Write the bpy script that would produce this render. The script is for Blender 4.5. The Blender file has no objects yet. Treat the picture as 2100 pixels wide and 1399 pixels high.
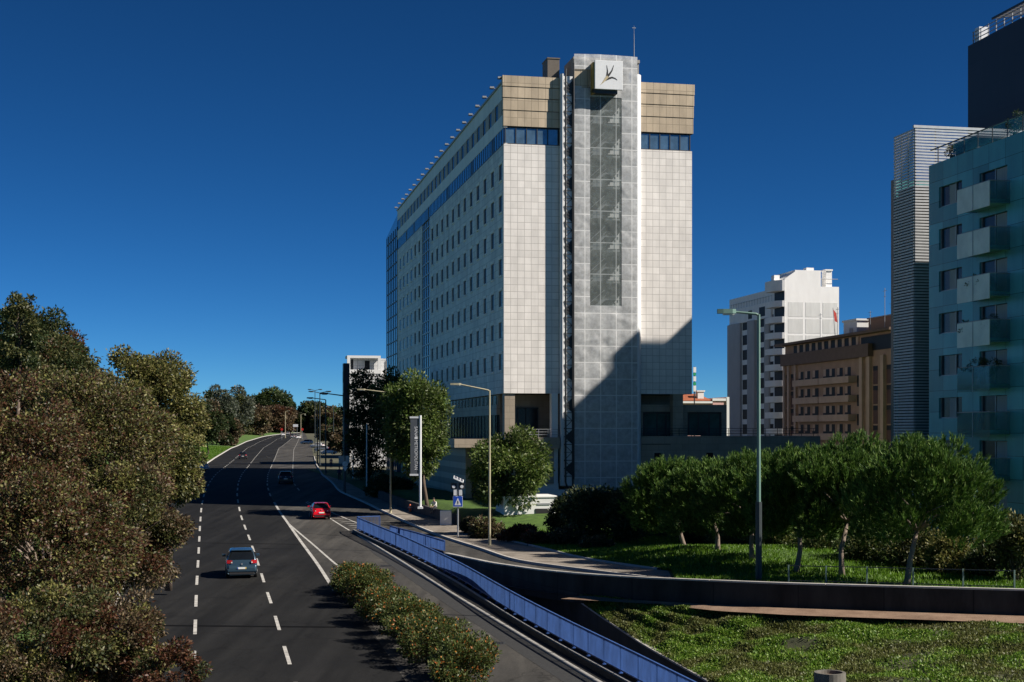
import bpy, math, random
import numpy as np
from mathutils import Vector, Matrix
R = math.radians
random.seed(7)
SC = bpy.context.scene
COL = SC.collection

# ------------------------------------------------------------------ camera, sky, sun, exposure
F = 2960.0            # focal length in pixels of the 2100 px wide photograph
HY = 885.0            # row of the horizon in the photograph
CZ = 9.0              # height of the camera above the near road
cam_d = bpy.data.cameras.new('camera')
cam_d.sensor_width = 36.0
cam_d.lens = 36.0 * F / 2100.0
cam_d.shift_y = (HY - 699.5) / 2100.0
cam_d.clip_start = 0.5
cam_d.clip_end = 12000
cam = bpy.data.objects.new('camera', cam_d); COL.objects.link(cam)
cam.location = (0, 0, CZ); cam.rotation_euler = (R(90), 0, 0)
SC.camera = cam

SUN_EL, SUN_AZ = R(39.0), R(17.0)      # azimuth: turned from +X towards the camera side
sdir = Vector((math.cos(SUN_EL) * math.cos(SUN_AZ), -math.cos(SUN_EL) * math.sin(SUN_AZ), math.sin(SUN_EL)))
world = bpy.data.worlds.new('World'); SC.world = world
world.use_nodes = True
wn = world.node_tree.nodes; wl = world.node_tree.links
wn.clear()
w_out = wn.new('ShaderNodeOutputWorld'); w_bg = wn.new('ShaderNodeBackground')
w_sky = wn.new('ShaderNodeTexSky'); w_sky.sky_type = 'NISHITA'; w_sky.sun_disc = False
w_sky.sun_elevation = SUN_EL; w_sky.sun_rotation = R(90) + SUN_AZ
w_sky.altitude = 6000; w_sky.air_density = 1.0; w_sky.dust_density = 0.0; w_sky.ozone_density = 8.0
w_gam = wn.new('ShaderNodeGamma'); w_gam.inputs[1].default_value = 1.34
w_hsv = wn.new('ShaderNodeHueSaturation'); w_hsv.inputs['Saturation'].default_value = 1.06; w_hsv.inputs['Hue'].default_value = 0.5
w_bg.inputs[1].default_value = 0.045
wl.new(w_sky.outputs[0], w_gam.inputs[0]); wl.new(w_gam.outputs[0], w_hsv.inputs['Color'])
w_mul = wn.new('ShaderNodeMix'); w_mul.data_type = 'RGBA'; w_mul.blend_type = 'MULTIPLY'; w_mul.inputs['Factor'].default_value = 1.0
w_mul.inputs['B'].default_value = (.62, .75, .63, 1)          # drier, less violet air
wl.new(w_hsv.outputs[0], w_mul.inputs['A']); wl.new(w_mul.outputs['Result'], w_bg.inputs[0]); wl.new(w_bg.outputs[0], w_out.inputs[0])
sun_d = bpy.data.lights.new('sun', 'SUN'); sun_d.energy = 5.0; sun_d.angle = R(0.5); sun_d.color = (1.0, 0.93, 0.83)
sun = bpy.data.objects.new('sun', sun_d); COL.objects.link(sun)
sun.rotation_euler = sdir.to_track_quat('Z', 'Y').to_euler(); sun.location = (60, -20, 60)
SC.view_settings.view_transform = 'Standard'
SC.view_settings.look = 'None'
SC.view_settings.gamma = 1.0
SC.view_settings.exposure = 0.6
SC.render.engine = 'CYCLES'
SC.cycles.max_bounces = 6
SC.cycles.transparent_max_bounces = 12

# ------------------------------------------------------------------ helpers
class MB:
    """collects shapes and links them as ONE mesh object"""
    def __init__(s): s.v = []; s.f = []; s.m = []
    def add(s, vs, fs, mi=0):
        b = len(s.v); s.v.extend([tuple(p) for p in vs])
        for f in fs: s.f.append(tuple(i + b for i in f)); s.m.append(mi)
    def box(s, x0, x1, y0, y1, z0, z1, mi=0):
        vs = [(x0,y0,z0),(x1,y0,z0),(x1,y1,z0),(x0,y1,z0),(x0,y0,z1),(x1,y0,z1),(x1,y1,z1),(x0,y1,z1)]
        s.add(vs, [(0,3,2,1),(4,5,6,7),(0,1,5,4),(1,2,6,5),(2,3,7,6),(3,0,4,7)], mi)
    def obox(s, c, ax, ay, az, mi=0):
        c, ax, ay, az = Vector(c), Vector(ax), Vector(ay), Vector(az)
        vs = [c + i*ax + j*ay + k*az for k in (-1,1) for i, j in ((-1,-1),(1,-1),(1,1),(-1,1))]
        s.add(vs, [(0,3,2,1),(4,5,6,7),(0,1,5,4),(1,2,6,5),(2,3,7,6),(3,0,4,7)], mi)
    def bar(s, p, q, w, h=None, mi=0):
        p, q = Vector(p), Vector(q); h = h or w
        d = q - p; L = d.length
        if L < 1e-6: return
        d /= L
        up = Vector((0,0,1)) if abs(d.z) < .95 else Vector((0,1,0))
        sx = d.cross(up).normalized(); u = sx.cross(d).normalized()
        s.obox((p+q)/2, sx*w/2, d*L/2, u*h/2, mi)
    def quad(s, a, b, c, d, mi=0): s.add([a,b,c,d], [(0,1,2,3)], mi)
    def tube(s, pts, rad, n=8, mi=0, cap=True):
        pts = [Vector(p) for p in pts]
        if not hasattr(rad, '__len__'): rad = [rad]*len(pts)
        vs = []; fs = []
        pu = None
        for i, p in enumerate(pts):
            d = (pts[min(i+1, len(pts)-1)] - pts[max(i-1, 0)]).normalized()
            if pu is None:
                up = Vector((0,0,1)) if abs(d.z) < .9 else Vector((1,0,0))
            else: up = pu
            sx = d.cross(up)
            if sx.length < 1e-5: sx = d.cross(Vector((1,.3,0)))
            sx.normalize(); u = sx.cross(d).normalized(); pu = u
            for k in range(n):
                a = 2*math.pi*k/n
                vs.append(p + (sx*math.cos(a) + u*math.sin(a))*rad[i])
        for i in range(len(pts)-1):
            for k in range(n):
                fs.append((i*n+k, i*n+(k+1)%n, (i+1)*n+(k+1)%n, (i+1)*n+k))
        if cap:
            fs.append(tuple(range(n-1,-1,-1))); fs.append(tuple((len(pts)-1)*n+k for k in range(n)))
        s.add(vs, fs, mi)
    def prism(s, poly, z0, z1, mi=0):
        n = len(poly)
        vs = [(x,y,z0) for x,y in poly] + [(x,y,z1) for x,y in poly]
        fs = [tuple(range(n-1,-1,-1)), tuple(range(n,2*n))] + [(i,(i+1)%n,n+(i+1)%n,n+i) for i in range(n)]
        s.add(vs, fs, mi)
    def build(s, name, mats, parent=None, smooth=False, bevel=0):
        me = bpy.data.meshes.new(name)
        me.from_pydata(s.v, [], s.f)
        if not isinstance(mats, (list, tuple)): mats = [mats]
        for m in mats: me.materials.append(m)
        if any(s.m): me.polygons.foreach_set('material_index', s.m)
        if smooth: me.polygons.foreach_set('use_smooth', [True]*len(s.f))
        me.update()
        o = bpy.data.objects.new(name, me); COL.objects.link(o)
        if parent: o.parent = parent
        if bevel:
            b = o.modifiers.new('bevel', 'BEVEL'); b.width = bevel; b.segments = 2; b.limit_method = 'ANGLE'
        return o

def tag(o, label=None, cat=None, group=None, kind=None):
    if label: o['label'] = label
    if cat: o['category'] = cat
    if group: o['group'] = group
    if kind: o['kind'] = kind
    return o
def thing(name, label, cat, loc=(0,0,0), rotz=0.0, group=None):
    o = bpy.data.objects.new(name, None); COL.objects.link(o)
    o.empty_display_size = .3
    o.location = loc; o.rotation_euler = (0, 0, rotz)
    return tag(o, label, cat, group)
def dup(root, loc, rotz=0.0, label=None, group=None, scale=None):
    r = root.copy(); COL.objects.link(r); r.location = loc; r.rotation_euler = (0, 0, rotz)
    if label: r['label'] = label
    if group: r['group'] = group
    if scale: r.scale = (scale,)*3 if not hasattr(scale, '__len__') else scale
    for ch in list(root.children):
        c = ch.copy(); COL.objects.link(c); c.parent = r
        for g in list(ch.children):
            d = g.copy(); COL.objects.link(d); d.parent = c
    return r
def npmesh(name, verts, quads, mats, parent=None, mi=None, smooth=False):
    """verts (n,3), quads (m,4) -> one mesh object"""
    me = bpy.data.meshes.new(name)
    verts = np.asarray(verts, np.float32); quads = np.asarray(quads, np.int32)
    me.vertices.add(len(verts)); me.vertices.foreach_set('co', verts.ravel())
    k = quads.shape[1]
    me.loops.add(quads.size); me.loops.foreach_set('vertex_index', quads.ravel())
    me.polygons.add(len(quads))
    me.polygons.foreach_set('loop_start', np.arange(0, quads.size, k, dtype=np.int32))
    me.polygons.foreach_set('loop_total', np.full(len(quads), k, np.int32))
    if not isinstance(mats, (list, tuple)): mats = [mats]
    for m in mats: me.materials.append(m)
    if mi is not None: me.polygons.foreach_set('material_index', np.asarray(mi, np.int32))
    if smooth: me.polygons.foreach_set('use_smooth', np.ones(len(quads), bool))
    me.update(calc_edges=True); me.validate()
    o = bpy.data.objects.new(name, me); COL.objects.link(o)
    if parent: o.parent = parent
    return o

# ------------------------------------------------------------------ materials
def mat(name, col, rough=.7, var=.12, scale=3.0, bump=0.0, bscale=None, metal=0.0, spec=.5, col2=None, detail=6, stretch=None, coat=0):
    m = bpy.data.materials.new(name); m.use_nodes = True
    nt = m.node_tree; n = nt.nodes; l = nt.links; b = n['Principled BSDF']
    b.inputs['Roughness'].default_value = rough; b.inputs['Metallic'].default_value = metal
    b.inputs['Specular IOR Level'].default_value = spec
    if coat: b.inputs['Coat Weight'].default_value = coat; b.inputs['Coat Roughness'].default_value = .06
    tc = n.new('ShaderNodeTexCoord'); src = tc.outputs['Object']
    if stretch:
        mp = n.new('ShaderNodeMapping'); mp.inputs['Scale'].default_value = stretch
        l.new(src, mp.inputs[0]); src = mp.outputs[0]
    nz = n.new('ShaderNodeTexNoise'); nz.inputs['Scale'].default_value = scale; nz.inputs['Detail'].default_value = detail
    nz.inputs['Roughness'].default_value = .65
    l.new(src, nz.inputs['Vector'])
    rp = n.new('ShaderNodeValToRGB')
    c1 = tuple(c*(1-var) for c in col); c2 = col2 or tuple(min(1, c*(1+var)) for c in col)
    rp.color_ramp.elements[0].color = (*c1, 1); rp.color_ramp.elements[1].color = (*c2, 1)
    rp.color_ramp.elements[0].position = .3; rp.color_ramp.elements[1].position = .7
    l.new(nz.outputs[0], rp.inputs[0]); l.new(rp.outputs[0], b.inputs['Base Color'])
    if bump:
        bp = n.new('ShaderNodeBump'); bp.inputs['Strength'].default_value = bump; bp.inputs['Distance'].default_value = .03
        nb = n.new('ShaderNodeTexNoise'); nb.inputs['Scale'].default_value = bscale or scale*6; nb.inputs['Detail'].default_value = 4
        l.new(src, nb.inputs['Vector']); l.new(nb.outputs[0], bp.inputs['Height']); l.new(bp.outputs[0], b.inputs['Normal'])
    return m

def panel_mat(name, col, axis, pw, ph, mortar=.03, mcol=None, var=.10, rough=.55, offset=0.0, spec=.4, blotch=.12, bias=0.0):
    """cladding panels with joints, mapped on the x-z ('x') or y-z ('y') plane of the object"""
    m = bpy.data.materials.new(name); m.use_nodes = True
    nt = m.node_tree; n = nt.nodes; l = nt.links; b = n['Principled BSDF']
    b.inputs['Roughness'].default_value = rough; b.inputs['Specular IOR Level'].default_value = spec
    tc = n.new('ShaderNodeTexCoord'); sp = n.new('ShaderNodeSeparateXYZ'); cb = n.new('ShaderNodeCombineXYZ')
    l.new(tc.outputs['Object'], sp.inputs[0])
    l.new(sp.outputs[0 if axis == 'x' else 1], cb.inputs[0]); l.new(sp.outputs[2], cb.inputs[1])
    br = n.new('ShaderNodeTexBrick'); br.offset = offset; br.squash = 1.0
    br.inputs['Scale'].default_value = 1.0; br.inputs['Brick Width'].default_value = pw; br.inputs['Row Height'].default_value = ph
    br.inputs['Mortar Size'].default_value = mortar; br.inputs['Mortar Smooth'].default_value = .1; br.inputs['Bias'].default_value = bias
    br.inputs['Color1'].default_value = (*[c*(1-var) for c in col], 1)
    br.inputs['Color2'].default_value = (*[min(1, c*(1+var)) for c in col], 1)
    mc = mcol or tuple(c*.45 for c in col)
    br.inputs['Mortar'].default_value = (*mc, 1)
    l.new(cb.outputs[0], br.inputs['Vector'])
    nz = n.new('ShaderNodeTexNoise'); nz.inputs['Scale'].default_value = .35; nz.inputs['Detail'].default_value = 8; nz.inputs['Roughness'].default_value = .7
    mp = n.new('ShaderNodeMapping'); mp.inputs['Scale'].default_value = (1.6, 1.6, .5)
    l.new(tc.outputs['Object'], mp.inputs[0]); l.new(mp.outputs[0], nz.inputs['Vector'])
    mx = n.new('ShaderNodeMix'); mx.data_type = 'RGBA'; mx.blend_type = 'MULTIPLY'; mx.inputs['Factor'].default_value = 1
    rp = n.new('ShaderNodeValToRGB')
    rp.color_ramp.elements[0].color = (1-blotch*1.6,)*3 + (1,); rp.color_ramp.elements[1].color = (1+blotch*.5,)*3 + (1,)
    rp.color_ramp.elements[0].position = .3; rp.color_ramp.elements[1].position = .7
    l.new(nz.outputs[0], rp.inputs[0])
    l.new(br.outputs['Color'], mx.inputs['A']); l.new(rp.outputs[0], mx.inputs['B'])
    l.new(mx.outputs['Result'], b.inputs['Base Color'])
    return m

def glass_mat(name, col=(.02,.035,.05), rough=.05, spec=.8, var=.4, scale=.5):
    m = mat(name, col, rough=rough, var=var, scale=scale, spec=spec)
    return m

def leaf_mat(name, cols, trans=.3, patch=.35, patch_cols=None, rough=.5):
    """cols: list of leaf colours, picked at random for each leaf; patch_cols mixes other hues in big patches"""
    m = bpy.data.materials.new(name); m.use_nodes = True
    nt = m.node_tree; n = nt.nodes; l = nt.links
    b = n['Principled BSDF']; out = n['Material Output']
    b.inputs['Roughness'].default_value = rough; b.inputs['Specular IOR Level'].default_value = .35
    g = n.new('ShaderNodeNewGeometry')
    def ramp(cs):
        rp = n.new('ShaderNodeValToRGB'); rp.color_ramp.interpolation = 'LINEAR'
        while len(rp.color_ramp.elements) < len(cs): rp.color_ramp.elements.new(.5)
        for i, c in enumerate(cs):
            rp.color_ramp.elements[i].position = i/max(1, len(cs)-1); rp.color_ramp.elements[i].color = (*c, 1)
        l.new(g.outputs['Random Per Island'], rp.inputs[0]); return rp.outputs[0]
    c = ramp(cols)
    if patch_cols:
        c2 = ramp(patch_cols)
        tc = n.new('ShaderNodeTexCoord'); nz = n.new('ShaderNodeTexNoise'); nz.inputs['Scale'].default_value = patch; nz.inputs['Detail'].default_value = 3
        l.new(tc.outputs['Object'], nz.inputs['Vector'])
        mr = n.new('ShaderNodeMapRange'); mr.inputs[1].default_value = .46; mr.inputs[2].default_value = .56
        l.new(nz.outputs[0], mr.inputs[0])
        mx = n.new('ShaderNodeMix'); mx.data_type = 'RGBA'
        l.new(mr.outputs[0], mx.inputs['Factor']); l.new(c, mx.inputs['A']); l.new(c2, mx.inputs['B']); c = mx.outputs['Result']
    l.new(c, b.inputs['Base Color'])
    if trans:
        t = n.new('ShaderNodeBsdfTranslucent'); l.new(c, t.inputs['Color'])
        ms = n.new('ShaderNodeMixShader'); ms.inputs[0].default_value = trans
        l.new(b.outputs[0], ms.inputs[1]); l.new(t.outputs[0], ms.inputs[2]); l.new(ms.outputs[0], out.inputs[0])
    return m

M = {}
M['concrete'] = mat('concrete', (.30,.285,.26), .85, .2, 1.2, .3, 14)
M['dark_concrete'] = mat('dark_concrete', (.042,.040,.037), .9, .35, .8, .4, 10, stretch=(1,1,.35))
M['kerb_stone'] = mat('kerb_stone', (.42,.40,.37), .85, .15, 2, .3)
M['white_metal'] = mat('white_metal', (.72,.73,.74), .45, .06, 2)
M['grey_metal'] = mat('grey_metal', (.32,.33,.34), .45, .12, 3, metal=.3)
M['dark_metal'] = mat('dark_metal', (.03,.032,.035), .5, .2, 3)
M['black'] = mat('black', (.012,.012,.013), .6, .2, 3)
M['rubber'] = mat('rubber', (.015,.015,.015), .9, .2, 9)
M['glass'] = glass_mat('glass')
M['blue_paint'] = mat('blue_paint', (.040,.098,.29), .55, .32, 1.8, spec=.35, stretch=(1,1,.4))
M['bark'] = mat('bark', (.11,.08,.06), .95, .35, 4, .8, 16, stretch=(1,1,.3))
M['pale_bark'] = mat('pale_bark', (.22,.17,.135), .95, .3, 4, .8, 16, stretch=(1,1,.3))
# ------------------------------------------------------------------ terrain
def _smooth(tab, sig, hi=1200):
    Y = np.arange(0, hi, 1.0); z = np.interp(Y, [a for a, _ in tab], [b for _, b in tab])
    k = np.arange(-int(4*sig), int(4*sig)+1); w = np.exp(-k*k/(2*sig*sig)); w /= w.sum()
    zp = np.pad(z, len(k)//2, mode='edge'); return Y, np.convolve(zp, w, 'valid')
_YM, _ZM = _smooth([(0,-9.6),(40,-9.4),(60,-9.2),(84,-8.7),(110,-8.3),(128,-7.85),(150,-7.0),(175,-6.3),(220,-6.2),(314,-6.0),(450,-4.5),(600,-1.9),(700,-.9),(900,-.5)], 7)
_YR, _ZR = _smooth([(0,-5.6),(40,-6.2),(50,-6.5),(60,-6.85),(75,-7.3),(90,-7.8),(103,-8.05),(115,-8.0),(137,-7.55),(160,-6.75),(175,-6.25),(220,-6.15),(314,-5.95),(450,-4.45),(600,-1.85),(700,-.85),(900,-.45)], 5)
def zm(Y): return np.interp(Y, _YM, _ZM)      # main road, height relative to the camera
def zr(Y): return np.interp(Y, _YR, _ZR)      # ramp road, pavement and lawn on the right
_YS = np.linspace(22, 1100, 12000)
def G(px, py, zf, off=0.0):
    """point of the ground height function seen at that pixel of the photograph"""
    f = zf(_YS) + off + (py - HY)/F*_YS
    i = int(np.argmax(f > 0)) if (f > 0).any() else len(_YS)-1
    Y = _YS[i]
    return Vector(((px-1050)/F*Y, Y, CZ + float(zf(Y)) + off))
def P(px, py, Y): return Vector(((px-1050)/F*Y, Y, CZ + (HY-py)/F*Y))
class Line:
    """X as a smooth function of the depth Y"""
    def __init__(s, pix, zf, off=0.0, extra=(), sig=3):
        p = [(G(x, y, zf, off).y, G(x, y, zf, off).x) for x, y in pix] + list(extra)
        p.sort(); ys = np.array([a for a, _ in p]); xs = np.array([b for _, b in p])
        s.Y = np.arange(20, 1100, 1.0)
        X = np.interp(s.Y, ys, xs)
        lo = s.Y < ys[0]; X[lo] = xs[0] + (s.Y[lo]-ys[0])*(xs[1]-xs[0])/(ys[1]-ys[0])
        hi = s.Y > ys[-1]; X[hi] = xs[-1] + (s.Y[hi]-ys[-1])*(xs[-1]-xs[-2])/(ys[-1]-ys[-2])
        k = np.arange(-4*sig, 4*sig+1); w = np.exp(-k*k/(2*sig*sig)); w /= w.sum()
        n = len(k)//2
        Xp = np.concatenate([X[0] + (X[1]-X[0])*np.arange(-n, 0), X, X[-1] + (X[-1]-X[-2])*np.arange(1, n+1)])
        s.X = np.convolve(Xp, w, 'valid')
    def __call__(s, Y): return np.interp(Y, s.Y, s.X)

L_kerb = [(440,940.6),(474,920),(506,906),(537,896.6),(569,891.5)]
L_ld = [(397,1374),(400,1297),(403,1206),(407,1140),(410,1080),(413,1040),(420,1008),(427,995),(436.6,980),(444.5,971),(484,939),(507,919),(531,907),(554.5,897.5)]
L_md = [(598,1375),(575,1300),(559,1245),(545,1207),(534,1170),(512,1105),(500,1075),(493,1055),(487.7,1027),(486,1014.5),(488.5,991),(496,973),(521.5,940.6),(541,918),(567,902),(581,896)]
L_rd = [(800,1399),(757,1330),(682,1205),(650,1155),(620,1115),(590,1072),(575,1052),(554.5,1017.7),(548,997),(549,973.6),(561.6,944.6),(571.8,919.4),(597,900.5)]
L_rr = [(679,1065),(637.9,1031.8),(612.7,1005),(601.7,991),(600,973.6),(601,947),(602.5,921.8),(612,903)]
L_el = [(1204,1390),(1048,1295),(892,1200),(823,1154),(730,1096),(679,1065)]
L_s2 = [(1040,1420),(1000,1391),(900,1308),(800,1233),(697,1165),(640,1115),(585,1068)]
LD, MD, RD, RR, EL, S2 = [Line(p, zm) for p in (L_ld, L_md, L_rd, L_rr, L_el, L_s2)]
KERB = Line(L_kerb, zm, 0, extra=[(float(y), float(LD(y)) - 4.1) for y in (40, 60, 80, 100, 130, 160, 190, 230, 270)])
KR = Line([(636,912),(640,920),(647,953),(659,974),(694,1009),(748,1032),(798,1057),(890,1097),(980,1126),(1060,1155)], zr, 0, extra=[(67., 7.6), (62., 13.), (57.5, 22.)])
PB = Line([(700,985),(760,1016),(820,1040),(905,1068),(947,1079),(1002,1100),(1101,1122),(1200,1148)], zr, 0.12, extra=[(71., 8.8), (67., 14.), (63., 24.), (58., 45.)])
GR_PIX = [(680,1045),(700,1054),(748,1078)]
RAIL_PIX = [(752,1098),(823,1130),(941,1192),(1055,1265),(1189,1341),(1280,1389),(1380,1445)]
RAIL = Line(RAIL_PIX, zm, .25)

def grid(name, rows, m, kind='structure', smooth=True):
    """rows: list of equal-length point rows -> one sheet"""
    nr, nc = len(rows), len(rows[0])
    v = np.array([[tuple(p) for p in r] for r in rows], np.float32).reshape(-1, 3)
    i = np.arange(nr-1)[:, None]*nc + np.arange(nc-1)[None, :]
    q = np.stack([i, i+1, i+nc+1, i+nc], -1).reshape(-1, 4)
    o = npmesh(name, v, q, m, smooth=smooth)
    if kind: o['kind'] = kind
    return o
def stations(a, b, n=None):
    y = a; out = []
    while y < b: out.append(y); y += max(1.0, y*.012)
    out.append(b); return out
def strip(name, XA, XB, ZA, ZB, y0, y1, m, nx=6, kind='structure', dz=0.0):
    rows = []
    for Y in stations(y0, y1):
        a, b = float(XA(Y)), float(XB(Y)); za, zb = float(ZA(Y)), float(ZB(Y))
        rows.append([(a+(b-a)*t, Y, CZ + dz + za+(zb-za)*t) for t in np.linspace(0, 1, nx)])
    return grid(name, rows, m, kind)

def asphalt_mat(name, col, patch):
    m = bpy.data.materials.new(name); m.use_nodes = True
    nt = m.node_tree; n = nt.nodes; l = nt.links; b = n['Principled BSDF']
    b.inputs['Roughness'].default_value = .88; b.inputs['Specular IOR Level'].default_value = .14
    tc = n.new('ShaderNodeTexCoord')
    def noise(sc, st, det=6):
        mp = n.new('ShaderNodeMapping'); mp.inputs['Scale'].default_value = st
        l.new(tc.outputs['Object'], mp.inputs[0])
        z = n.new('ShaderNodeTexNoise'); z.inputs['Scale'].default_value = sc; z.inputs['Detail'].default_value = det; z.inputs['Roughness'].default_value = .7
        l.new(mp.outputs[0], z.inputs['Vector']); return z.outputs[0]
    big = noise(.5, (1, .12, 1)); fine = noise(14, (1, 1, 1), 3); tr = noise(.16, (1, .5, 1), 4)
    rp = n.new('ShaderNodeValToRGB'); e = rp.color_ramp.elements
    e[0].position = .3; e[1].position = .72
    e[0].color = (*[c*.72 for c in col], 1); e[1].color = (*[c*1.3 for c in patch], 1)
    l.new(big, rp.inputs[0])
    r2 = n.new('ShaderNodeValToRGB'); e = r2.color_ramp.elements
    e[0].position = .3; e[1].position = .75; e[0].color = (.72,.72,.72,1); e[1].color = (1.25,1.25,1.25,1)
    l.new(fine, r2.inputs[0])
    r3 = n.new('ShaderNodeValToRGB'); e = r3.color_ramp.elements
    e[0].position = .4; e[1].position = .6; e[0].color = (.84,.84,.86,1); e[1].color = (1.12,1.1,1.08,1)
    l.new(tr, r3.inputs[0])
    a = n.new('ShaderNodeMix'); a.data_type = 'RGBA'; a.blend_type = 'MULTIPLY'; a.inputs['Factor'].default_value = 1
    l.new(rp.outputs[0], a.inputs['A']); l.new(r2.outputs[0], a.inputs['B'])
    c = n.new('ShaderNodeMix'); c.data_type = 'RGBA'; c.blend_type = 'MULTIPLY'; c.inputs['Factor'].default_value = 1
    l.new(a.outputs['Result'], c.inputs['A']); l.new(r3.outputs[0], c.inputs['B'])
    # wheel tracks along the lanes, a fine web of cracks and dark stains
    wt_ = noise(.8, (1, .015, 1), 2); r4 = n.new('ShaderNodeValToRGB'); e = r4.color_ramp.elements
    e[0].position = .42; e[1].position = .62; e[0].color = (.80,.80,.80,1); e[1].color = (1.22,1.21,1.19,1); l.new(wt_, r4.inputs[0])
    vo = n.new('ShaderNodeTexVoronoi'); vo.feature = 'DISTANCE_TO_EDGE'; vo.inputs['Scale'].default_value = .16
    wv = n.new('ShaderNodeMapping'); wv.inputs['Scale'].default_value = (1.3, .55, 1); l.new(tc.outputs['Object'], wv.inputs[0])
    ad = n.new('ShaderNodeVectorMath'); ad.operation = 'ADD'; nz2 = n.new('ShaderNodeTexNoise'); nz2.inputs['Scale'].default_value = .7; nz2.inputs['Detail'].default_value = 5
    l.new(tc.outputs['Object'], nz2.inputs['Vector']); sc2 = n.new('ShaderNodeVectorMath'); sc2.operation = 'SCALE'; sc2.inputs['Scale'].default_value = 2.2
    l.new(nz2.outputs['Color'], sc2.inputs[0]); l.new(wv.outputs[0], ad.inputs[0]); l.new(sc2.outputs[0], ad.inputs[1]); l.new(ad.outputs[0], vo.inputs['Vector'])
    r5 = n.new('ShaderNodeValToRGB'); e = r5.color_ramp.elements; e[0].position = .0; e[1].position = .012; e[0].color = (.62,.62,.62,1); e[1].color = (1,1,1,1); l.new(vo.outputs['Distance'], r5.inputs[0])
    st = noise(.33, (1, .35, 1), 3); r6 = n.new('ShaderNodeValToRGB'); e = r6.color_ramp.elements; e[0].position = .30; e[1].position = .38; e[0].color = (.70,.70,.71,1); e[1].color = (1,1,1,1); l.new(st, r6.inputs[0])
    res = c.outputs['Result']
    for rr_ in (r4, r5, r6):
        x = n.new('ShaderNodeMix'); x.data_type = 'RGBA'; x.blend_type = 'MULTIPLY'; x.inputs['Factor'].default_value = 1
        l.new(res, x.inputs['A']); l.new(rr_.outputs[0], x.inputs['B']); res = x.outputs['Result']
    l.new(res, b.inputs['Base Color'])
    bp = n.new('ShaderNodeBump'); bp.inputs['Strength'].default_value = .25; bp.inputs['Distance'].default_value = .02
    l.new(fine, bp.inputs['Height']); l.new(bp.outputs[0], b.inputs['Normal'])
    return m
M['parapet'] = panel_mat('parapet', (.040,.038,.036), 'x', 3.2, 30, .025, var=.2, mcol=(.015,.015,.015), rough=.9, blotch=.55)
M['asphalt'] = asphalt_mat('asphalt', (.0145,.0148,.0150), (.0165,.0165,.0165))
M['asphalt_light'] = asphalt_mat('asphalt_light', (.064,.0615,.057), (.070,.067,.062))
M['marking'] = mat('marking', (.30,.29,.27), .8, .2, 2.2, col2=(.60,.58,.54), detail=10)
M['lawn'] = mat('lawn', (.040,.090,.008), .95, .3, 1.5, .6, 30, col2=(.075,.145,.014))
M['verge'] = mat('verge', (.045,.10,.010), .95, .3, .6, .4, 20, col2=(.095,.17,.02))
M['soil'] = mat('soil', (.035,.05,.014), .95, .35, 1.2, .6, 14, col2=(.07,.07,.03))
M['dirt'] = mat('dirt', (.20,.12,.075), .95, .25, 1.5, .6, 14, col2=(.27,.18,.12))
M['earth'] = mat('earth', (.06,.07,.035), .95, .35, .05, 0, col2=(.11,.10,.06))
def cobble_mat():
    m = bpy.data.materials.new('cobbles'); m.use_nodes = True
    nt = m.node_tree; n = nt.nodes; l = nt.links; b = n['Principled BSDF']; b.inputs['Roughness'].default_value = .85
    tc = n.new('ShaderNodeTexCoord'); v = n.new('ShaderNodeTexVoronoi'); v.inputs['Scale'].default_value = 6
    l.new(tc.outputs['Object'], v.inputs['Vector'])
    rp = n.new('ShaderNodeValToRGB'); e = rp.color_ramp.elements
    e[0].color = (.20,.175,.15,1); e[1].color = (.33,.29,.25,1); l.new(v.outputs['Color'], rp.inputs[0])
    nz = n.new('ShaderNodeTexNoise'); nz.inputs['Scale'].default_value = .8; nz.inputs['Detail'].default_value = 6
    l.new(tc.outputs['Object'], nz.inputs['Vector'])
    r2 = n.new('ShaderNodeValToRGB'); e = r2.color_ramp.elements; e[0].position = .35; e[1].position = .7
    e[0].color = (.62,.6,.56,1); e[1].color = (1.1,1.08,1.05,1); l.new(nz.outputs[0], r2.inputs[0])
    a = n.new('ShaderNodeMix'); a.data_type = 'RGBA'; a.blend_type = 'MULTIPLY'; a.inputs['Factor'].default_value = 1
    l.new(rp.outputs[0], a.inputs['A']); l.new(r2.outputs[0], a.inputs['B']); l.new(a.outputs['Result'], b.inputs['Base Color'])
    return m
M['cobbles'] = cobble_mat()
M['shoulder'] = mat('shoulder', (.022,.021,.019), .95, .4, 3, .6, 14)  # near-black tone, the railing's shadow put into the strip's colour
M['gutter'] = mat('gutter', (.026,.026,.026), .85, .3, 6, .5, 20)

# ground sheet to the horizon; it dips under the built-up near patches
rows = []
for Y in [-300, -60, 0, 20, 40, 70, 100, 118, 122, 126, 130, 140, 160, 180, 220, 280, 350, 450, 560, 640, 720, 850, 1100, 1600, 2600, 4500, 8000]:
    z = float(zm(Y))-.35 if Y > 121 else -13.0
    rows.append([(X, Y, CZ + z - (.25 if Y > 900 else 0)) for X in (-8000,-3000,-1200,-500,-200,-100,-60,-30,0,30,60,120,260,600,1500,4000,8000)])
grid('ground', rows, M['earth'], smooth=False)

main_edge = lambda Y: np.where(np.asarray(Y) > 100, RD(Y)+.0, RD(Y)+.6)
strip('main_road', KERB, lambda Y: float(RD(Y)) + (.6 if Y < 85 else 0), zm, zm, 22, 900, M['asphalt'], nx=8)
slip_l = lambda Y: float(RD(Y)) + (.6 if Y < 85 else 0)
strip('slip_road', slip_l, lambda Y: float(EL(Y)) + .02, zm, zm, 22, 117, M['asphalt_light'], nx=6)
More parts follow.
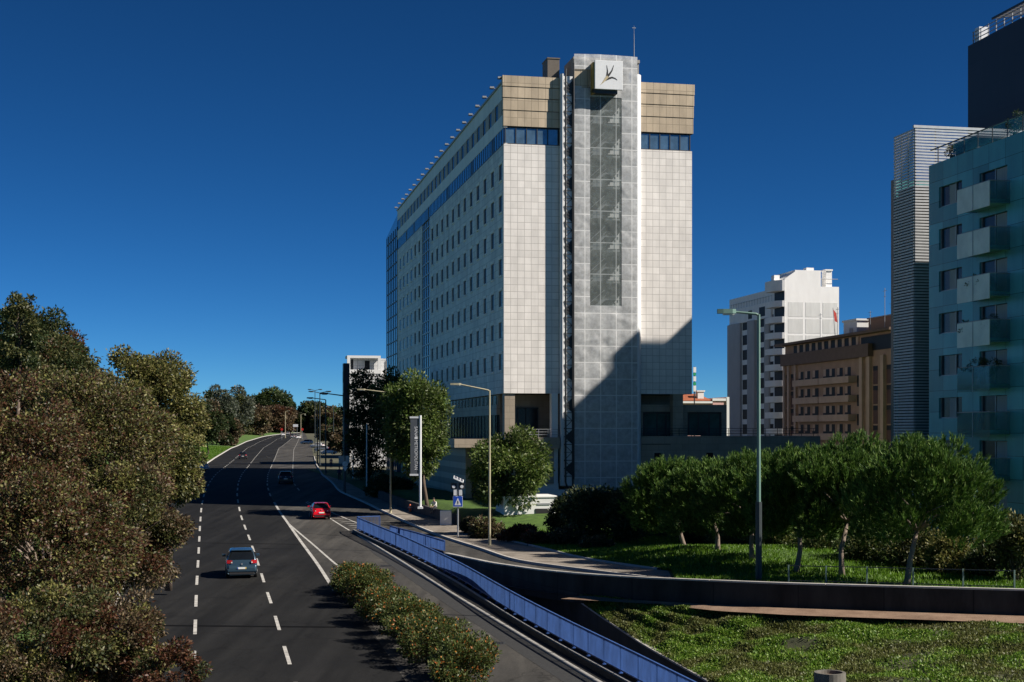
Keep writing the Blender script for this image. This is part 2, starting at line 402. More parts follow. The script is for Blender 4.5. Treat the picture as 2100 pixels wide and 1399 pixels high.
# wide paved area beyond the nose of the ramp, with a little crossfall up to the ramp road
def z_el(Y): return zm(Y)
rows = []
for Y in stations(117, 900):
    a, b, c = float(RD(Y)), float(np.minimum(RR(Y), KR(Y)-1)), float(KR(Y))
    za, zb = float(zm(Y)), float(zr(Y))
    xs = [a + (b-a)*t for t in (0, .33, .66, 1)] + [b + (c-b)*t for t in (.25, .5, .75, 1)]
    zs = [za]*4 + [za + (zb-za)*t for t in (.25, .5, .75, 1)]
    rows.append([(x, Y, CZ+z) for x, z in zip(xs, zs)])
grid('side_road', rows, M['asphalt_light'])
# parapet plan (its top is seen in the photograph)
PAR_PIX = [(912,1136),(1006,1156),(1100,1170),(1192,1179),(1320,1187),(1440,1192),(1580,1198),(1720,1202),(1870,1206),(2010,1210),(2160,1214),(2400,1220),(2900,1232)]
def par_off(px): return float(np.interp(px, [912,1200,1500],[.15,.35,.5]))
PAR = [G(x, y, zr, par_off(x)) for x, y in PAR_PIX]
PARX = Line([], zr, 0, extra=[(p.y, p.x) for p in PAR])
rampL = lambda Y: np.interp(Y, [50, PAR[-1].y, PAR[0].y, 95, 104, 112, 117], [60, PAR[-1].x, PAR[0].x, -4.5, -7.0, -9.6, -10.6]) if Y > PAR[0].y else float(PARX(Y))
def z_rl(Y): return float(np.interp(Y, [100, 117], [zr(100), zm(117)]))if Y > 100 else zr(Y)
strip('ramp_road', rampL, KR, z_rl, zr, 57.5, 117, M['asphalt_light'], nx=6)

lawn_l = lambda Y: float(PB(Y)) if Y > 74 else float(np.interp(Y, [50, 64, 74], [float(PARX(50))+.35, float(PARX(64))+.45, float(PB(74))]))
# pavement along the ramp road, with its kerb
strip('pavement', lambda Y: min(float(KR(Y))+.22, lawn_l(Y)), lambda Y: max(lawn_l(Y), min(float(KR(Y))+.22, lawn_l(Y))+.02), lambda Y: zr(Y)+.13, lambda Y: zr(Y)+.13, 65, 330, M['cobbles'], nx=5)
rows = []
for Y in stations(70, 330):
    x = float(KR(Y)); z = CZ + float(zr(Y))
    rows.append([(x, Y, z-.05), (x+.02, Y, z+.15), (x+.22, Y, z+.15), (x+.24, Y, z-.05)])
grid('kerb', rows, M['kerb_stone'], smooth=False)
# pale stone edging between pavement and planting
rows = []
for Y in stations(75, 118):
    x = float(PB(Y)); z = CZ + float(zr(Y))
    rows.append([(x-.02, Y, z-.05), (x-.02, Y, z+.22), (x+.18, Y, z+.22), (x+.18, Y, z-.05)])
grid('edging', rows, M['kerb_stone'], smooth=False)
# lawn behind it, up to the hotel; it swells gently under the pines
def swell(X, Y): return .75*np.exp(-((np.asarray(Y)-82)/9.)**2)*np.clip((np.asarray(X)-PB(Y)-1.0)/4., 0, 1)
rows = []
rng = np.random.default_rng(3)
for Y in stations(53.5, 230):
    a = lawn_l(Y) + .05
    b = 150.0
    ts = np.array([0,.01,.02,.04,.06,.09,.12,.16,.2,.25,.3,.4,.55,.75,1])
    mound = .95*float(np.interp(Y, [112, 120, 150, 165], [0, 1, 1, 0]))
    rows.append([(a+(b-a)*t, Y, CZ + float(zr(Y)) + .12 + mound*min(1, max(0, (b-a)*t-.5)/.8) + float(swell(a+(b-a)*t, Y)) + .10*math.sin(Y*.31+t*40) * min(1, t*20)) for t in ts])
grid('lawn', rows, M['lawn'])
# left side: kerb and rising verge
rows = []
for Y in stations(22, 850):
    x = float(KERB(Y)); z = CZ + float(zm(Y))
    rows.append([(x+.02, Y, z-.05), (x, Y, z+.15), (x-.3, Y, z+.16), (x-.32, Y, z-.05)])
grid('kerb', rows, M['kerb_stone'], smooth=False)
rows = []
for Y in stations(22, 880):
    x = float(KERB(Y))-.3; z = CZ + float(zm(Y))
    rows.append([(x-d, Y, z+h) for d, h in ((0,.12),(3,.3),(7,.6),(14,1.1),(25,1.4),(45,1.6),(90,1.8),(200,1.8))])
grid('verge', rows, M['verge'])

# ---- shoulder, railing wall, pit, wing wall and grass bank on the right foreground
strip('gutter', lambda Y: float(EL(Y))-np.interp(Y, [60, 100, 113], [1.15, .9, .1]), lambda Y: float(EL(Y))-.02, zm, zm, 22, 113, M['gutter'], nx=3, dz=.006)
strip('shoulder', lambda Y: float(EL(Y))+.2, lambda Y: float(RAIL(Y))-.18, zm, zm, 22, 116.5, M['shoulder'], nx=3, dz=-.02)
rows = []
for Y in stations(22, 117):
    x = float(EL(Y)); z = CZ + float(zm(Y))
    rows.append([(x, Y, z-.05), (x, Y, z+.05), (x+.22, Y, z+.05), (x+.22, Y, z-.05)])
grid('kerb', rows, M['kerb_stone'], smooth=False)

def loft(name, A, B, nu, nv, m, kind='structure', amp=0.0, seed=0, sag=None):
    def res(poly, n):
        p = np.array([tuple(q) for q in poly]); d = np.r_[0, np.cumsum(np.linalg.norm(np.diff(p, axis=0), axis=1))]
        t = np.linspace(0, d[-1], n); return np.stack([np.interp(t, d, p[:, i]) for i in range(3)], 1)
    a, b = res(A, nu), res(B, nu)
    rg = np.random.default_rng(seed)
    t = np.linspace(0, 1, nv)[:, None, None]
    g = a[None]*(1-t) + b[None]*t
    if amp:
        n1 = rg.normal(0, 1, (nv, nu))
        for _ in range(3): n1 = (n1 + np.roll(n1, 1, 0) + np.roll(n1, -1, 0) + np.roll(n1, 1, 1) + np.roll(n1, -1, 1))/5
        n1 /= n1.std() + 1e-6
        w = np.sin(np.linspace(0, math.pi, nv))[:, None]
        g[:, :, 2] += amp*n1*w
    return grid(name, [list(map(tuple, r)) for r in g], m, kind), g
WING_T = [Vector(p) for p in (P(965,1190,81.5), P(1080,1205,76), P(1172,1222,70.5), P(1232,1265,64.8), P(1322,1325,60), P(1450,1398,52.5))]
FOOT = [Vector((p.x, p.y-.2, p.z - (.75 if i == 0 else 1.0))) for i, p in enumerate(PAR)]
PATH_B = [P(985,1195,80), P(1100,1207,76.4), P(1180,1224,71)]
# narrow paved path between wing wall and parapet foot
loft('path', [WING_T[0], WING_T[1], WING_T[2]], [FOOT[1]+Vector((-.6,.6,0)), FOOT[2], FOOT[3]], 20, 4, M['concrete'])
BANK_A = FOOT[3:]
BANK_B = WING_T[2:] + [P(1620,1440,47), P(1900,1470,43), P(2950,1510,39)]
DIRT_B = [a + (b-a)*.0 for a, b in zip(BANK_A, BANK_A)]
_, BANK = loft('grass_bank', BANK_A, BANK_B, 70, 40, M['soil'], amp=.10, seed=5)
dirtB = [Vector((p.x+(.4 if i else -1), p.y - (1.9 if i > 1 else .7), p.z-.10)) for i, p in enumerate(BANK_A)]
loft('dirt_path', [p + Vector((0,0,.05)) for p in BANK_A], [p + Vector((0,0,.08)) for p in dirtB], 60, 5, M['dirt'], amp=.03)
# near bank below the frame edge
loft('bank_skirt', BANK_B[3:], [Vector((p.x+2, 20, CZ-9.4)) for p in BANK_B[3:]], 12, 4, M['soil'])
# pit floor (the sunken pedestrian ramp)
rows = []
for Y in stations(22, 117):
    rows.append([(float(RAIL(Y))-.1, Y, CZ+float(zm(Y))-1.6), (float(RAIL(Y))+9, Y, CZ+float(zm(Y))-1.6)])
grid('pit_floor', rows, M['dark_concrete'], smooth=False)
# ------------------------------------------------------------------ the hotel
ANG = math.atan(.2047)                     # the street grid is turned by this angle
CA, SA = math.cos(ANG), math.sin(ANG)
def on_grid(X0, Y0):                        # local (x along the fronts, y along the street) -> world
    return lambda x, y, z=0: Vector((X0 + x*CA - y*SA, Y0 + x*SA + y*CA, z))
M['stone_front'] = panel_mat('stone_front', (.80,.755,.71), 'x', .66, .65, .022, var=.07, mcol=(.46,.43,.40), blotch=.13)
M['stone_side'] = panel_mat('stone_side', (.70,.68,.65), 'y', 1.3, .66, .02, var=.10, mcol=(.36,.35,.34), offset=.5, blotch=.2)
M['beige_front'] = panel_mat('beige_front', (.52,.42,.30), 'x', .66, 1.6, .02, var=.10, mcol=(.25,.2,.14), blotch=.2)
M['beige_side'] = panel_mat('beige_side', (.42,.36,.28), 'y', 1.3, 1.6, .02, var=.08, mcol=(.2,.17,.13), blotch=.2)
M['band_side'] = panel_mat('band_side', (.74,.74,.72), 'y', 2.6, 3.0, .02, var=.05, mcol=(.4,.4,.4), blotch=.08)
M['tan_stone'] = panel_mat('tan_stone', (.36,.30,.23), 'x', 1.2, .6, .012, var=.08, mcol=(.2,.17,.13), offset=.5, blotch=.15)
M['tan_stone_y'] = panel_mat('tan_stone_y', (.36,.30,.23), 'y', 1.2, .6, .012, var=.08, mcol=(.2,.17,.13), offset=.5, blotch=.15)
M['white_render'] = mat('white_render', (.70,.70,.69), .8, .06, .6, .1, 10)
M['blue_glass'] = mat('blue_glass', (.16,.27,.33), .15, .3, .8, metal=.6)
M['window_glass'] = glass_mat('window_glass', (.012,.014,.018), .22, .3, .6, .5)
M['curtain_glass'] = glass_mat('curtain_glass', (.06,.10,.14), .08, .9, .3, .4)
HX, HYY = -0.775, 135.0
hotel = thing('hotel_tower', 'tall pale stone hotel slab with netting covered stair tower beside the avenue', 'hotel', (HX, HYY, 0), ANG)
Z_OH, Z_RIB0, Z_RIB1, Z_B0, Z_TOP = 12.58, 36.0, 37.45, 37.45, 42.3
LEN, WID = 81.0, 18.44
ROW = 2.98; NROW = 7; WZ0 = 16.27 - 1.45   # sill of the lowest row
WIN_Y = [1.6 + 3.99*k for k in range(12)] + [57.3 + 4.03*k for k in range(6)]
WW, WH = 1.3, 1.5
# side wall (towards the avenue) built of bands and piers, so that the windows are real openings
w = MB()
T = .35
edges = []
prev = 0.0
segs = []                                      # solid piers between openings
ycuts = []
for y in WIN_Y: ycuts.append((y-WW/2, y+WW/2))
ycuts.append((47.9, 54.6)); ycuts.sort()
def bands(z0, z1, cuts):
    p = 0.0
    for a, b in cuts:
        w.box(0, T, p, a, z0, z1); p = b
    w.box(0, T, p, LEN, z0, z1)
strip_cut = [(47.9, 54.6)]
z = Z_OH
for r in range(NROW):
    s0 = WZ0 + r*ROW
    bands(z, s0, strip_cut); bands(s0, s0+WH, ycuts); z = s0+WH
bands(z, Z_RIB0, strip_cut)
w.build('side_wall', M['stone_side'], hotel)
# core of the building behind the facades
c = MB()
c.box(T+.3, WID-.02, .45, LEN-.1, Z_OH+.02, Z_TOP-.6)
c.build('core', M['dark_concrete'], hotel)
# windows
def win_mesh():
    b = MB(); b.box(.05, .10, -WW/2, WW/2, 0, WH); return b
def frame_mesh():
    b = MB()
    b.box(-.05, .02, -WW/2-.22, WW/2+.22, WH, WH+.28)           # pale lintel
    b.box(-.04, .0, WW/2-.0, WW/2+.16, -.05, WH, 0)             # pale reveal
    b.box(-.08, .1, -WW/2-.12, WW/2+.12, -.16, -.02)           # sill
    b.box(.02, .05, -.04, .04, 0, WH, 1)
    return b
M['pale_stone'] = mat('pale_stone', (.80,.79,.77), .7, .08, 1)
w0 = None
ordered = [(k, r) for k in range(14) for r in range(NROW)]
for k, r in ordered:
    loc = (0, WIN_Y[k], WZ0 + r*ROW)
    if w0 is None:
        w0 = win_mesh().build('window', M['window_glass'], hotel); f0 = frame_mesh().build('frame', [M['pale_stone'], M['dark_metal']], w0); o = w0
    else:
        o = w0.copy(); COL.objects.link(o); o.parent = hotel
        f = f0.copy(); COL.objects.link(f); f.parent = o
    o.location = loc
b = MB()
for k in range(14, 18):
    for r in range(NROW):
        y, z = WIN_Y[k], WZ0 + r*ROW
        b.box(.05, .10, y-WW/2, y+WW/2, z, z+WH); b.box(-.05, .02, y-WW/2-.22, y+WW/2+.22, z+WH, z+WH+.28, 1)
        b.box(-.08, .1, y-WW/2-.12, y+WW/2+.12, z-.16, z-.02, 1)
tag(b.build('window', [M['window_glass'], M['pale_stone']], hotel), kind='stuff')
# glazed strip in the side wall
b = MB(); b.box(.1, .2, 47.9, 54.6, Z_OH, Z_RIB0)
for z in np.arange(Z_OH, Z_RIB0, 1.49):
    b.box(.02, .1, 47.9, 54.6, z, z+.14, 1)
for y in (47.9, 49.5, 51.2, 52.9, 54.5): b.box(.02, .1, y, y+.09, Z_OH, Z_RIB0, 1)
b.build('glazed_strip', [M['curtain_glass'], M['grey_metal']], hotel)
# ribbon window of the top floor, both sides
b = MB()
b.box(.03, .1, .1, LEN, Z_RIB0, Z_RIB1)
y = .1
while y < LEN:
    b.box(.0, .03, y, y+.12, Z_RIB0, Z_RIB1, 1); y += 1.15
for y in (5.2, 16.8, 33, 48.8, 62.3, 70): b.box(.015, .03, y, y+1.1, Z_RIB0, Z_RIB1, 1)
b.box(-.02, .12, 0, LEN, Z_RIB0-.1, Z_RIB0, 1)
b.build('ribbon_window', [M['blue_glass'], M['dark_metal']], hotel)
for nm, x0, x1 in (('ribbon_window', .12, 5.3), ('ribbon_window', 13.2, 18.3)):
    b = MB(); b.box(x0, x1, .12, .2, Z_RIB0, Z_RIB1)
    n = 5
    for i in range(n+1):
        x = x0 + (x1-x0-.08)*i/n; b.box(x, x+.08, .04, .12, Z_RIB0, Z_RIB1, 1)
    b.box(x0, x1, .04, .2, Z_RIB0-.08, Z_RIB0, 1); b.box(x0, x1, .04, .2, Z_RIB1, Z_RIB1+.06, 1)
    b.build(nm, [M['blue_glass'], M['dark_metal']], hotel)
# bands over the ribbon on the side: pale band, dark and beige openings, pale band, roof edge
b = MB(); b.box(0, T, 0, LEN, Z_RIB1, 38.75); b.build('side_band', M['band_side'], hotel)
b = MB(); b.box(0, T, 0, LEN, 40.25, 41.7); b.build('side_band', M['band_side'], hotel)
b = MB()
b.box(.05, .3, 0.4, LEN, 38.75, 40.25, 0)
y = 1.0; i = 0
while y < LEN-2:
    b.box(.0, .05, y, y+1.9, 38.75, 40.25, 1); y += 3.25
b.build('upper_window', [M['window_glass'], M['beige_side']], hotel)
b = MB(); b.box(.3, WID, .2, LEN, 41.7, 42.28); b.box(-.15, .3, -.02, LEN, 41.72, 41.9); b.build('roof', M['grey_metal'], hotel)
# floodlights on arms along the roof edge
f0 = None
for k in range(21):
    y = .4 + k*(LEN-1)/20
    if f0 is None:
        b = MB(); b.tube([(.5,0,0),(.1,0,.3),(-.2,0,.36)], .04, 6); b.box(-.62, -.12, -.22, .22, .3, .5); b.box(-.6,-.15,-.2,.2,.24,.3,1)
        f0 = b.build('floodlight', [M['grey_metal'], M['dark_metal']], hotel); o = f0; f0.scale = (.8, .8, .8)
    else: o = f0.copy(); COL.objects.link(o); o.parent = hotel
    o.location = (0, y, 41.85)
# front: stone wings
LW, TW0, TW1 = 5.4, 6.6, 13.2
b = MB(); b.box(T, TW0-.1, 0, .45, Z_OH, Z_RIB0-.08); b.build('front_wall', M['stone_front'], hotel)
b = MB(); b.box(TW1-.1, WID, 0, .45, Z_OH, Z_RIB0-.08); b.build('front_wall', M['stone_front'], hotel)
b = MB()
b.box(0, T, -.004, .0, Z_OH, Z_RIB0-.1); b.build('corner_strip', M['stone_front'], hotel)
zs = [37.55, 39.05, 40.2, 41.25, 42.28]
for x0, x1, ex in ((-.05, TW0-.1, 0), (TW1-.1, WID+.12, 1)):
    b = MB()
    for i in range(4):
        d = .05*i
        b.box(x0-(0 if ex else d*.6), x1+(d*.6 if ex else 0), -.06-d, .45, zs[i]+.05, zs[i+1])
        b.box(x0+.05, x1-.05, -.0, .4, zs[i]-.0, zs[i]+.05, 1)
    b.build('beige_band', [M['beige_front'], M['dark_metal']], hotel)
# stair tower ---------------------------------------------------------
Z_NB, Z_NT = 3.7, 44.5
b = MB()
b.box(6.6, 12.6, 1.5, 3.2, 0, 44.0); b.box(6.6, 6.8, -.45, 1.5, 0, 44.0); b.box(12.85, 13.05, -.3, 1.5, 0, 44.0)
b.box(6.6, 13.1, -.45, 3.2, 44.0, 44.3)
b.build('stair_tower', M['concrete'], hotel)
b = MB()                                     # rounded white corner pilaster
pts = []
n = 10
poly = [(12.7, .3)] + [(12.75 + .62*math.sin(a), -.68 + .98*(1-math.cos(a))) for a in np.linspace(0, math.pi/2, n)]
b.prism(poly, 0, 42.9); b.build('corner_pilaster', M['white_metal'], hotel, smooth=False)
# stairs inside
for i in range(13):
    z = 5.2 + i*ROW
    b = MB()
    b.bar((8.0, .3, z), (9.7, .3, z+1.45), .9, .16)
    b.box(9.7, 11.3, -.1, .9, z+1.38, z+1.49)
    b.bar((8.1, -.2, z+.9), (9.7, -.2, z+2.3), .06, .06)
    v = [(9.9,-.58,z+.2),(11.05,-.58,z+.2),(11.05,-.58,z+1.75),(9.9,-.5,z+.2),(11.05,-.5,z+.2),(11.05,-.5,z+1.75)]
    b.add(v, [(0,1,2),(3,5,4),(0,3,4,1),(1,4,5,2),(2,5,3,0)], 1)
    b.box(9.9, 11.2, -.2, .8, z, z+.15, 1)
    for k in range(4): b.box(9.98+k*.27, 10.12+k*.27, -.60, -.57, z+.32+k*.26, z+.56+k*.26, 2)
    b.bar((8.3,-.5,z), (9.8,-.5,z+1.49), .07); b.bar((8.3,-.5,z+.35), (9.8,-.5,z+1.84), .05); b.box(8.5, 9.4, -.5, -.4, z+.1, z+.75, 0)
    b.build('stair_flight', [M['grey_metal'], M['pale_stone'], M['dark_metal']], hotel)
def net_mat(name, col, alpha, seam, seamcol=(.85,.85,.84), mot=.62):
    m = bpy.data.materials.new(name); m.use_nodes = True
    nt = m.node_tree; n = nt.nodes; l = nt.links; b = n['Principled BSDF']; out = n['Material Output']
    b.inputs['Roughness'].default_value = .6
    tc = n.new('ShaderNodeTexCoord')
    nz = n.new('ShaderNodeTexNoise'); nz.inputs['Scale'].default_value = 2.3; nz.inputs['Detail'].default_value = 8; nz.inputs['Roughness'].default_value = .68
    l.new(tc.outputs['Object'], nz.inputs['Vector'])
    rp = n.new('ShaderNodeValToRGB'); e = rp.color_ramp.elements; e[0].position = .32; e[1].position = .7
    e[0].color = (*[c*mot for c in col], 1); e[1].color = (*[min(1, c*1.25) for c in col], 1)
    l.new(nz.outputs[0], rp.inputs[0])
    sp = n.new('ShaderNodeSeparateXYZ'); cb = n.new('ShaderNodeCombineXYZ'); l.new(tc.outputs['Object'], sp.inputs[0])
    l.new(sp.outputs[0], cb.inputs[0]); l.new(sp.outputs[2], cb.inputs[1])
    br = n.new('ShaderNodeTexBrick'); br.offset = 0; br.inputs['Scale'].default_value = 1
    br.inputs['Brick Width'].default_value = 1.53; br.inputs['Row Height'].default_value = 1.02 if seam < 1 else seam
    br.inputs['Mortar Size'].default_value = .055; br.inputs['Mortar Smooth'].default_value = .5
    l.new(cb.outputs[0], br.inputs['Vector'])
    mx = n.new('ShaderNodeMix'); mx.data_type = 'RGBA'; mx.inputs['B'].default_value = (*seamcol, 1)
    l.new(br.outputs['Fac'], mx.inputs['Factor']); l.new(rp.outputs[0], mx.inputs['A'])
    l.new(mx.outputs['Result'], b.inputs['Base Color'])
    tl = n.new('ShaderNodeBsdfTranslucent'); l.new(mx.outputs['Result'], tl.inputs[0])
    m1 = n.new('ShaderNodeMixShader'); m1.inputs[0].default_value = .25; l.new(b.outputs[0], m1.inputs[1]); l.new(tl.outputs[0], m1.inputs[2])
    tr = n.new('ShaderNodeBsdfTransparent'); m2 = n.new('ShaderNodeMixShader')
    ma = n.new('ShaderNodeMath'); ma.operation = 'MULTIPLY_ADD'; ma.inputs[1].default_value = alpha*.6; ma.inputs[2].default_value = alpha*.7
    inv = n.new('ShaderNodeMath'); inv.operation = 'SUBTRACT'; inv.inputs[0].default_value = 1; l.new(nz.outputs[0], inv.inputs[1])
    l.new(inv.outputs[0], ma.inputs[0])
    # seams are opaque webbing
    s2 = n.new('ShaderNodeMath'); s2.operation = 'SUBTRACT'; s2.inputs[0].default_value = 1; l.new(br.outputs['Fac'], s2.inputs[1])
    s3 = n.new('ShaderNodeMath'); s3.operation = 'MULTIPLY'; l.new(ma.outputs[0], s3.inputs[0]); l.new(s2.outputs[0], s3.inputs[1])
    l.new(s3.outputs[0], m2.inputs[0]); l.new(m1.outputs[0], m2.inputs[1]); l.new(tr.outputs[0], m2.inputs[2]); l.new(m2.outputs[0], out.inputs[0])
    return m
M['net'] = net_mat('net', (.62,.63,.635), .16, 1.55, mot=.76)
M['dark_net'] = net_mat('dark_net', (.25,.29,.285), .50, 2.98, seamcol=(.42,.45,.45), mot=.85)
rg = np.random.default_rng(11)
def net_sheet(name, x0, x1, z0, z1, y, m, amp, bow=0.0, holes=None):
    nx, nz = int((x1-x0)/.14)+2, int((z1-z0)/.16)+2
    X, Z = np.meshgrid(np.linspace(x0, x1, nx), np.linspace(z0, z1, nz))
    d = np.zeros_like(X)
    for _ in range(70):                       # random diagonal creases
        cx, cz, a, wd, ln = rg.uniform(x0, x1), rg.uniform(z0, z1), rg.uniform(-1.2, 1.2), rg.uniform(.12, .3), rg.uniform(.8, 2.6)
        u = (X-cx)*math.cos(a)+(Z-cz)*math.sin(a); v = -(X-cx)*math.sin(a)+(Z-cz)*math.cos(a)
        d += rg.uniform(-1, 1)*np.exp(-(v/wd)**2 - (u/ln)**2)
    px = ((X-6.62) % 1.53)/1.53; pz = (Z % 1.55)/1.55
    bil = np.sin(np.pi*px)*np.sin(np.pi*pz)     # each bay bellies out between its ties
    Yv = y - amp*.9*d - amp*.8*bil
    if bow: Zt = Z + bow*np.sin(np.pi*(X-x0)/(x1-x0))*(Z-z0)/(z1-z0)
    else: Zt = Z
    v = np.stack([X, Yv, Zt], -1).reshape(-1, 3)
    i = np.arange(nz-1)[:, None]*nx + np.arange(nx-1)[None]
    q = np.stack([i, i+1, i+nx+1, i+nx], -1).reshape(-1, 4)
    if holes:
        cx = v[q].mean(1); keep = np.ones(len(q), bool)
        for a0, a1, b0, b1 in holes: keep &= ~((cx[:,0]>a0)&(cx[:,0]<a1)&(cx[:,2]>b0)&(cx[:,2]<b1))
        q = q[keep]
    return npmesh(name, v, q, m, hotel, smooth=True)
net_sheet('scaffold_net', 6.62, 12.78, Z_NB, Z_NT, -.7, M['net'], .055, bow=.06, holes=[(8.2, 11.3, 20.8, 40.6), (6.6, 8.1, 41.4, 43.1)])
net_sheet('mesh_panel', 8.18, 11.32, 20.7, 40.7, -.66, M['dark_net'], .02)
b = MB(); b.box(6.64, 8.12, -.62, -.5, 41.3, 43.2); b.build('beige_panel', M['beige_front'], hotel)
# bottom and side trim of the netting: a dark pipe with rounded corner
b = MB()
arc = [(5.75 + .95*(1-math.cos(a)), -.86, 4.35 - .95*math.sin(a)) for a in np.linspace(0, math.pi/2, 7)]
b.tube([(5.75,-.86,43.0)] + arc + [(12.9,-.86,3.4)], .09, 8)
b.tube([(6.55,-.8,43.6),(6.55,-.8,4.5)], .07, 8)
b.build('edge_pipe', M['dark_metal'], hotel)
# ladder truss left of the netting
b = MB()
b.box(5.35, 5.62, -.62, -.1, 3.9, 42.6)
b.box(5.62, 6.5, -.55, -.1, 3.9, 42.4)
b.build('truss_panel', M['white_metal'], hotel)
b = MB()
z = 4.8
while z < 41.5:
    b.bar((5.66,-.64,z),(6.42,-.64,z+.75), .05); b.bar((6.42,-.64,z+.75),(5.66,-.64,z+1.49), .05)
    b.bar((5.64,-.64,z),(6.45,-.64,z), .07); b.bar((5.64,-.64,z+.75),(6.45,-.64,z+.75), .045)
    z += 1.49
b.box(6.42, 6.54, -.68, -.56, 3.9, 42.2)
b.build('truss', M['dark_metal'], hotel)
g0 = None
for i in range(13):
    z = 5.0 + i*2.98
    if g0 is None:
        b = MB(); v = [(5.68,-.62,.5),(6.42,-.62,1.15),(6.42,-.62,-.15)]
        b.add(v + [(x, -.56, zz) for x, _, zz in v], [(0,2,1),(3,4,5),(0,1,4,3),(1,2,5,4),(2,0,3,5)])
        g0 = b.build('gusset', M['dark_metal'], hotel); o = g0
    else: o = g0.copy(); COL.objects.link(o); o.parent = hotel
    o.location = (0, 0, z)
# white base under the tower
b = MB(); b.box(5.2, 13.3, -.4, 1.4, 0, 3.55); b.box(2.4, 5.2, -.3, 1.2, -.5, 4.1); b.box(3.1, 4.7, -.34, -.3, 1.2, 2.6, 1); b.build('white_base', [M['white_render'], M['black']], hotel)
b = MB(); b.box(4.55, 5.15, -.25, .6, 3.9, Z_OH); b.build('white_post', M['white_render'], hotel)
# sign box
sg = MB(); sg.box(8.35, 11.05, -1.75, -1.5, 41.05, 43.75)
sign = sg.build('sign_box', M['white_metal'], hotel, bevel=.03)
b = MB(); b.box(8.2, 8.45, -1.5, -.6, 40.7, 43.6); b.box(8.2, 10.6, -1.5, -.55, 40.72, 41.1, 1); b.build('sign_frame', [mat('ochre', (.42,.26,.06), .6), M['dark_metal']], sign)
def blade(pts, w0, w1, y, b, mi):
    n = len(pts); L = []; Rr = []
    for i, p in enumerate(pts):
        p = Vector(p); d = Vector(pts[min(n-1,i+1)]) - Vector(pts[max(0,i-1)]); nrm = Vector((-d.y, d.x)).normalized()
        t = i/(n-1); ww = (w0*(1-t)+w1*t)*(.35+.65*math.sin(math.pi*min(1, .25+t*.75)))
        L.append(p+nrm*ww/2); Rr.append(p-nrm*ww/2)
    for i in range(n-1):
        a, c, d, e = L[i], L[i+1], Rr[i+1], Rr[i]
        b.add([(a.x,y,a.y),(c.x,y,c.y),(d.x,y,d.y),(e.x,y,e.y)], [(0,1,2,3)], mi)
def sp(px, py):                              # points measured on the sign's face
    return (8.35 + (px-385)/640*2.7, 43.75 - (py-395)/630*2.7)
b = MB()
blade([sp(*p) for p in ((650,790),(668,700),(672,620),(655,500))], .22, .1, -1.762, b, 0)
blade([sp(*p) for p in ((640,800),(720,690),(775,610),(818,490))], .22, .1, -1.765, b, 0)
blade([sp(*p) for p in ((610,830),(690,790),(780,760),(850,780),(900,815))], .22, .1, -1.768, b, 0)
blade([sp(*p) for p in ((680,740),(640,790),(600,840),(555,890),(505,940))], .3, .05, -1.771, b, 1)
b.build('emblem', [M['black'], mat('gold', (.62,.50,.30), .4, metal=.4)], sign)
# roof things
b = MB(); b.box(4.4, 5.55, .8, 3.0, 42.28, 44.3); b.box(4.35, 5.6, .75, 3.05, 44.3, 44.42); b.build('chimney', mat('brown_panel', (.12,.10,.08), .7), hotel)
b = MB(); b.tube([(12.6,-.2,44.2),(12.6,-.2,46.8)], [.05,.03], 6); b.tube([(12.6,-.2,46.8),(12.6,-.2,47.6)], [.02,.015], 6)
b.obox((12.6,-.2,47.4),(.18,0,0),(0,.02,0),(0,0,.03)); b.build('antenna', M['grey_metal'], hotel)
b = MB(); b.tube([(1.8,2,42.28),(1.8,2,42.6)], [.5,.35], 10); b.build('roof_vent', M['dark_metal'], hotel)
# far glazed end block
b = MB()
yy0, yy1 = LEN, LEN+14
v = [(0,yy0,0),(6,yy0,0),(6,yy1,0),(0,yy1,0),(0,yy0,41.2),(6,yy0,41.2),(6,yy1,40.0),(0,yy1,39.6)]
b.add(v, [(0,3,2,1),(4,5,6,7),(0,1,5,4),(1,2,6,5),(2,3,7,6),(3,0,4,7)])
for z in np.arange(3, 39, 1.95): b.box(-.07, -.003, yy0+.3, yy1-.2, z, z+.16, 1)
for y in np.arange(yy0+.3, yy1, 2.2): b.box(-.06, -.002, y, y+.2, 0, 39.4, 1)
b.build('glazed_block', [M['curtain_glass'], M['dark_metal']], hotel)
b = MB(); b.box(6, WID, LEN, LEN+12, 0, 41.5); b.build('rear_block', M['stone_side'], hotel)
# ground floor under the overhang
b = MB(); b.box(.5, WID-.4, 4.5, LEN, 0, Z_OH-.02); b.build('ground_floor_wall', M['tan_stone'], hotel)
b = MB()
b.box(.22, .5, 4.2, LEN, 11.55, Z_OH-.1, 0)
y = 4.6
while y < LEN-1: b.box(.16, .22, y, y+1.0, 11.6, 12.45, 1); y += 2.2
b.box(.12, .5, 4.2, LEN, 10.6, 11.55, 0)
b.box(.2, .5, 4.6, LEN, 8.2, 10.6, 2)
y = 5
while y < LEN-1: b.box(.14, .2, y, y+.12, 8.2, 10.6, 3); y += 1.9
b.build('ground_floor_glazing', [M['beige_side'], M['window_glass'], M['window_glass'], M['dark_metal']], hotel)
b = MB(); b.box(.12, 1.1, .15, 1.2, 0, Z_OH-.01); b.build('column', M['tan_stone'], hotel)
b = MB(); b.box(16.6, 17.6, .15, 1.1, 8.5, Z_OH-.01); b.build('column', M['tan_stone'], hotel)
b = MB()
b.box(1.3, 4.2, 4.36, 4.46, 8.6, 11.2, 0)
for x in (1.3, 2.2, 3.0, 4.15): b.box(x, x+.1, 4.3, 4.36, 8.6, 11.2, 1)
b.box(1.2, 4.3, 4.28, 4.5, 11.2, 11.32, 1)
b.build('lobby_window', [M['window_glass'], M['dark_metal']], hotel)
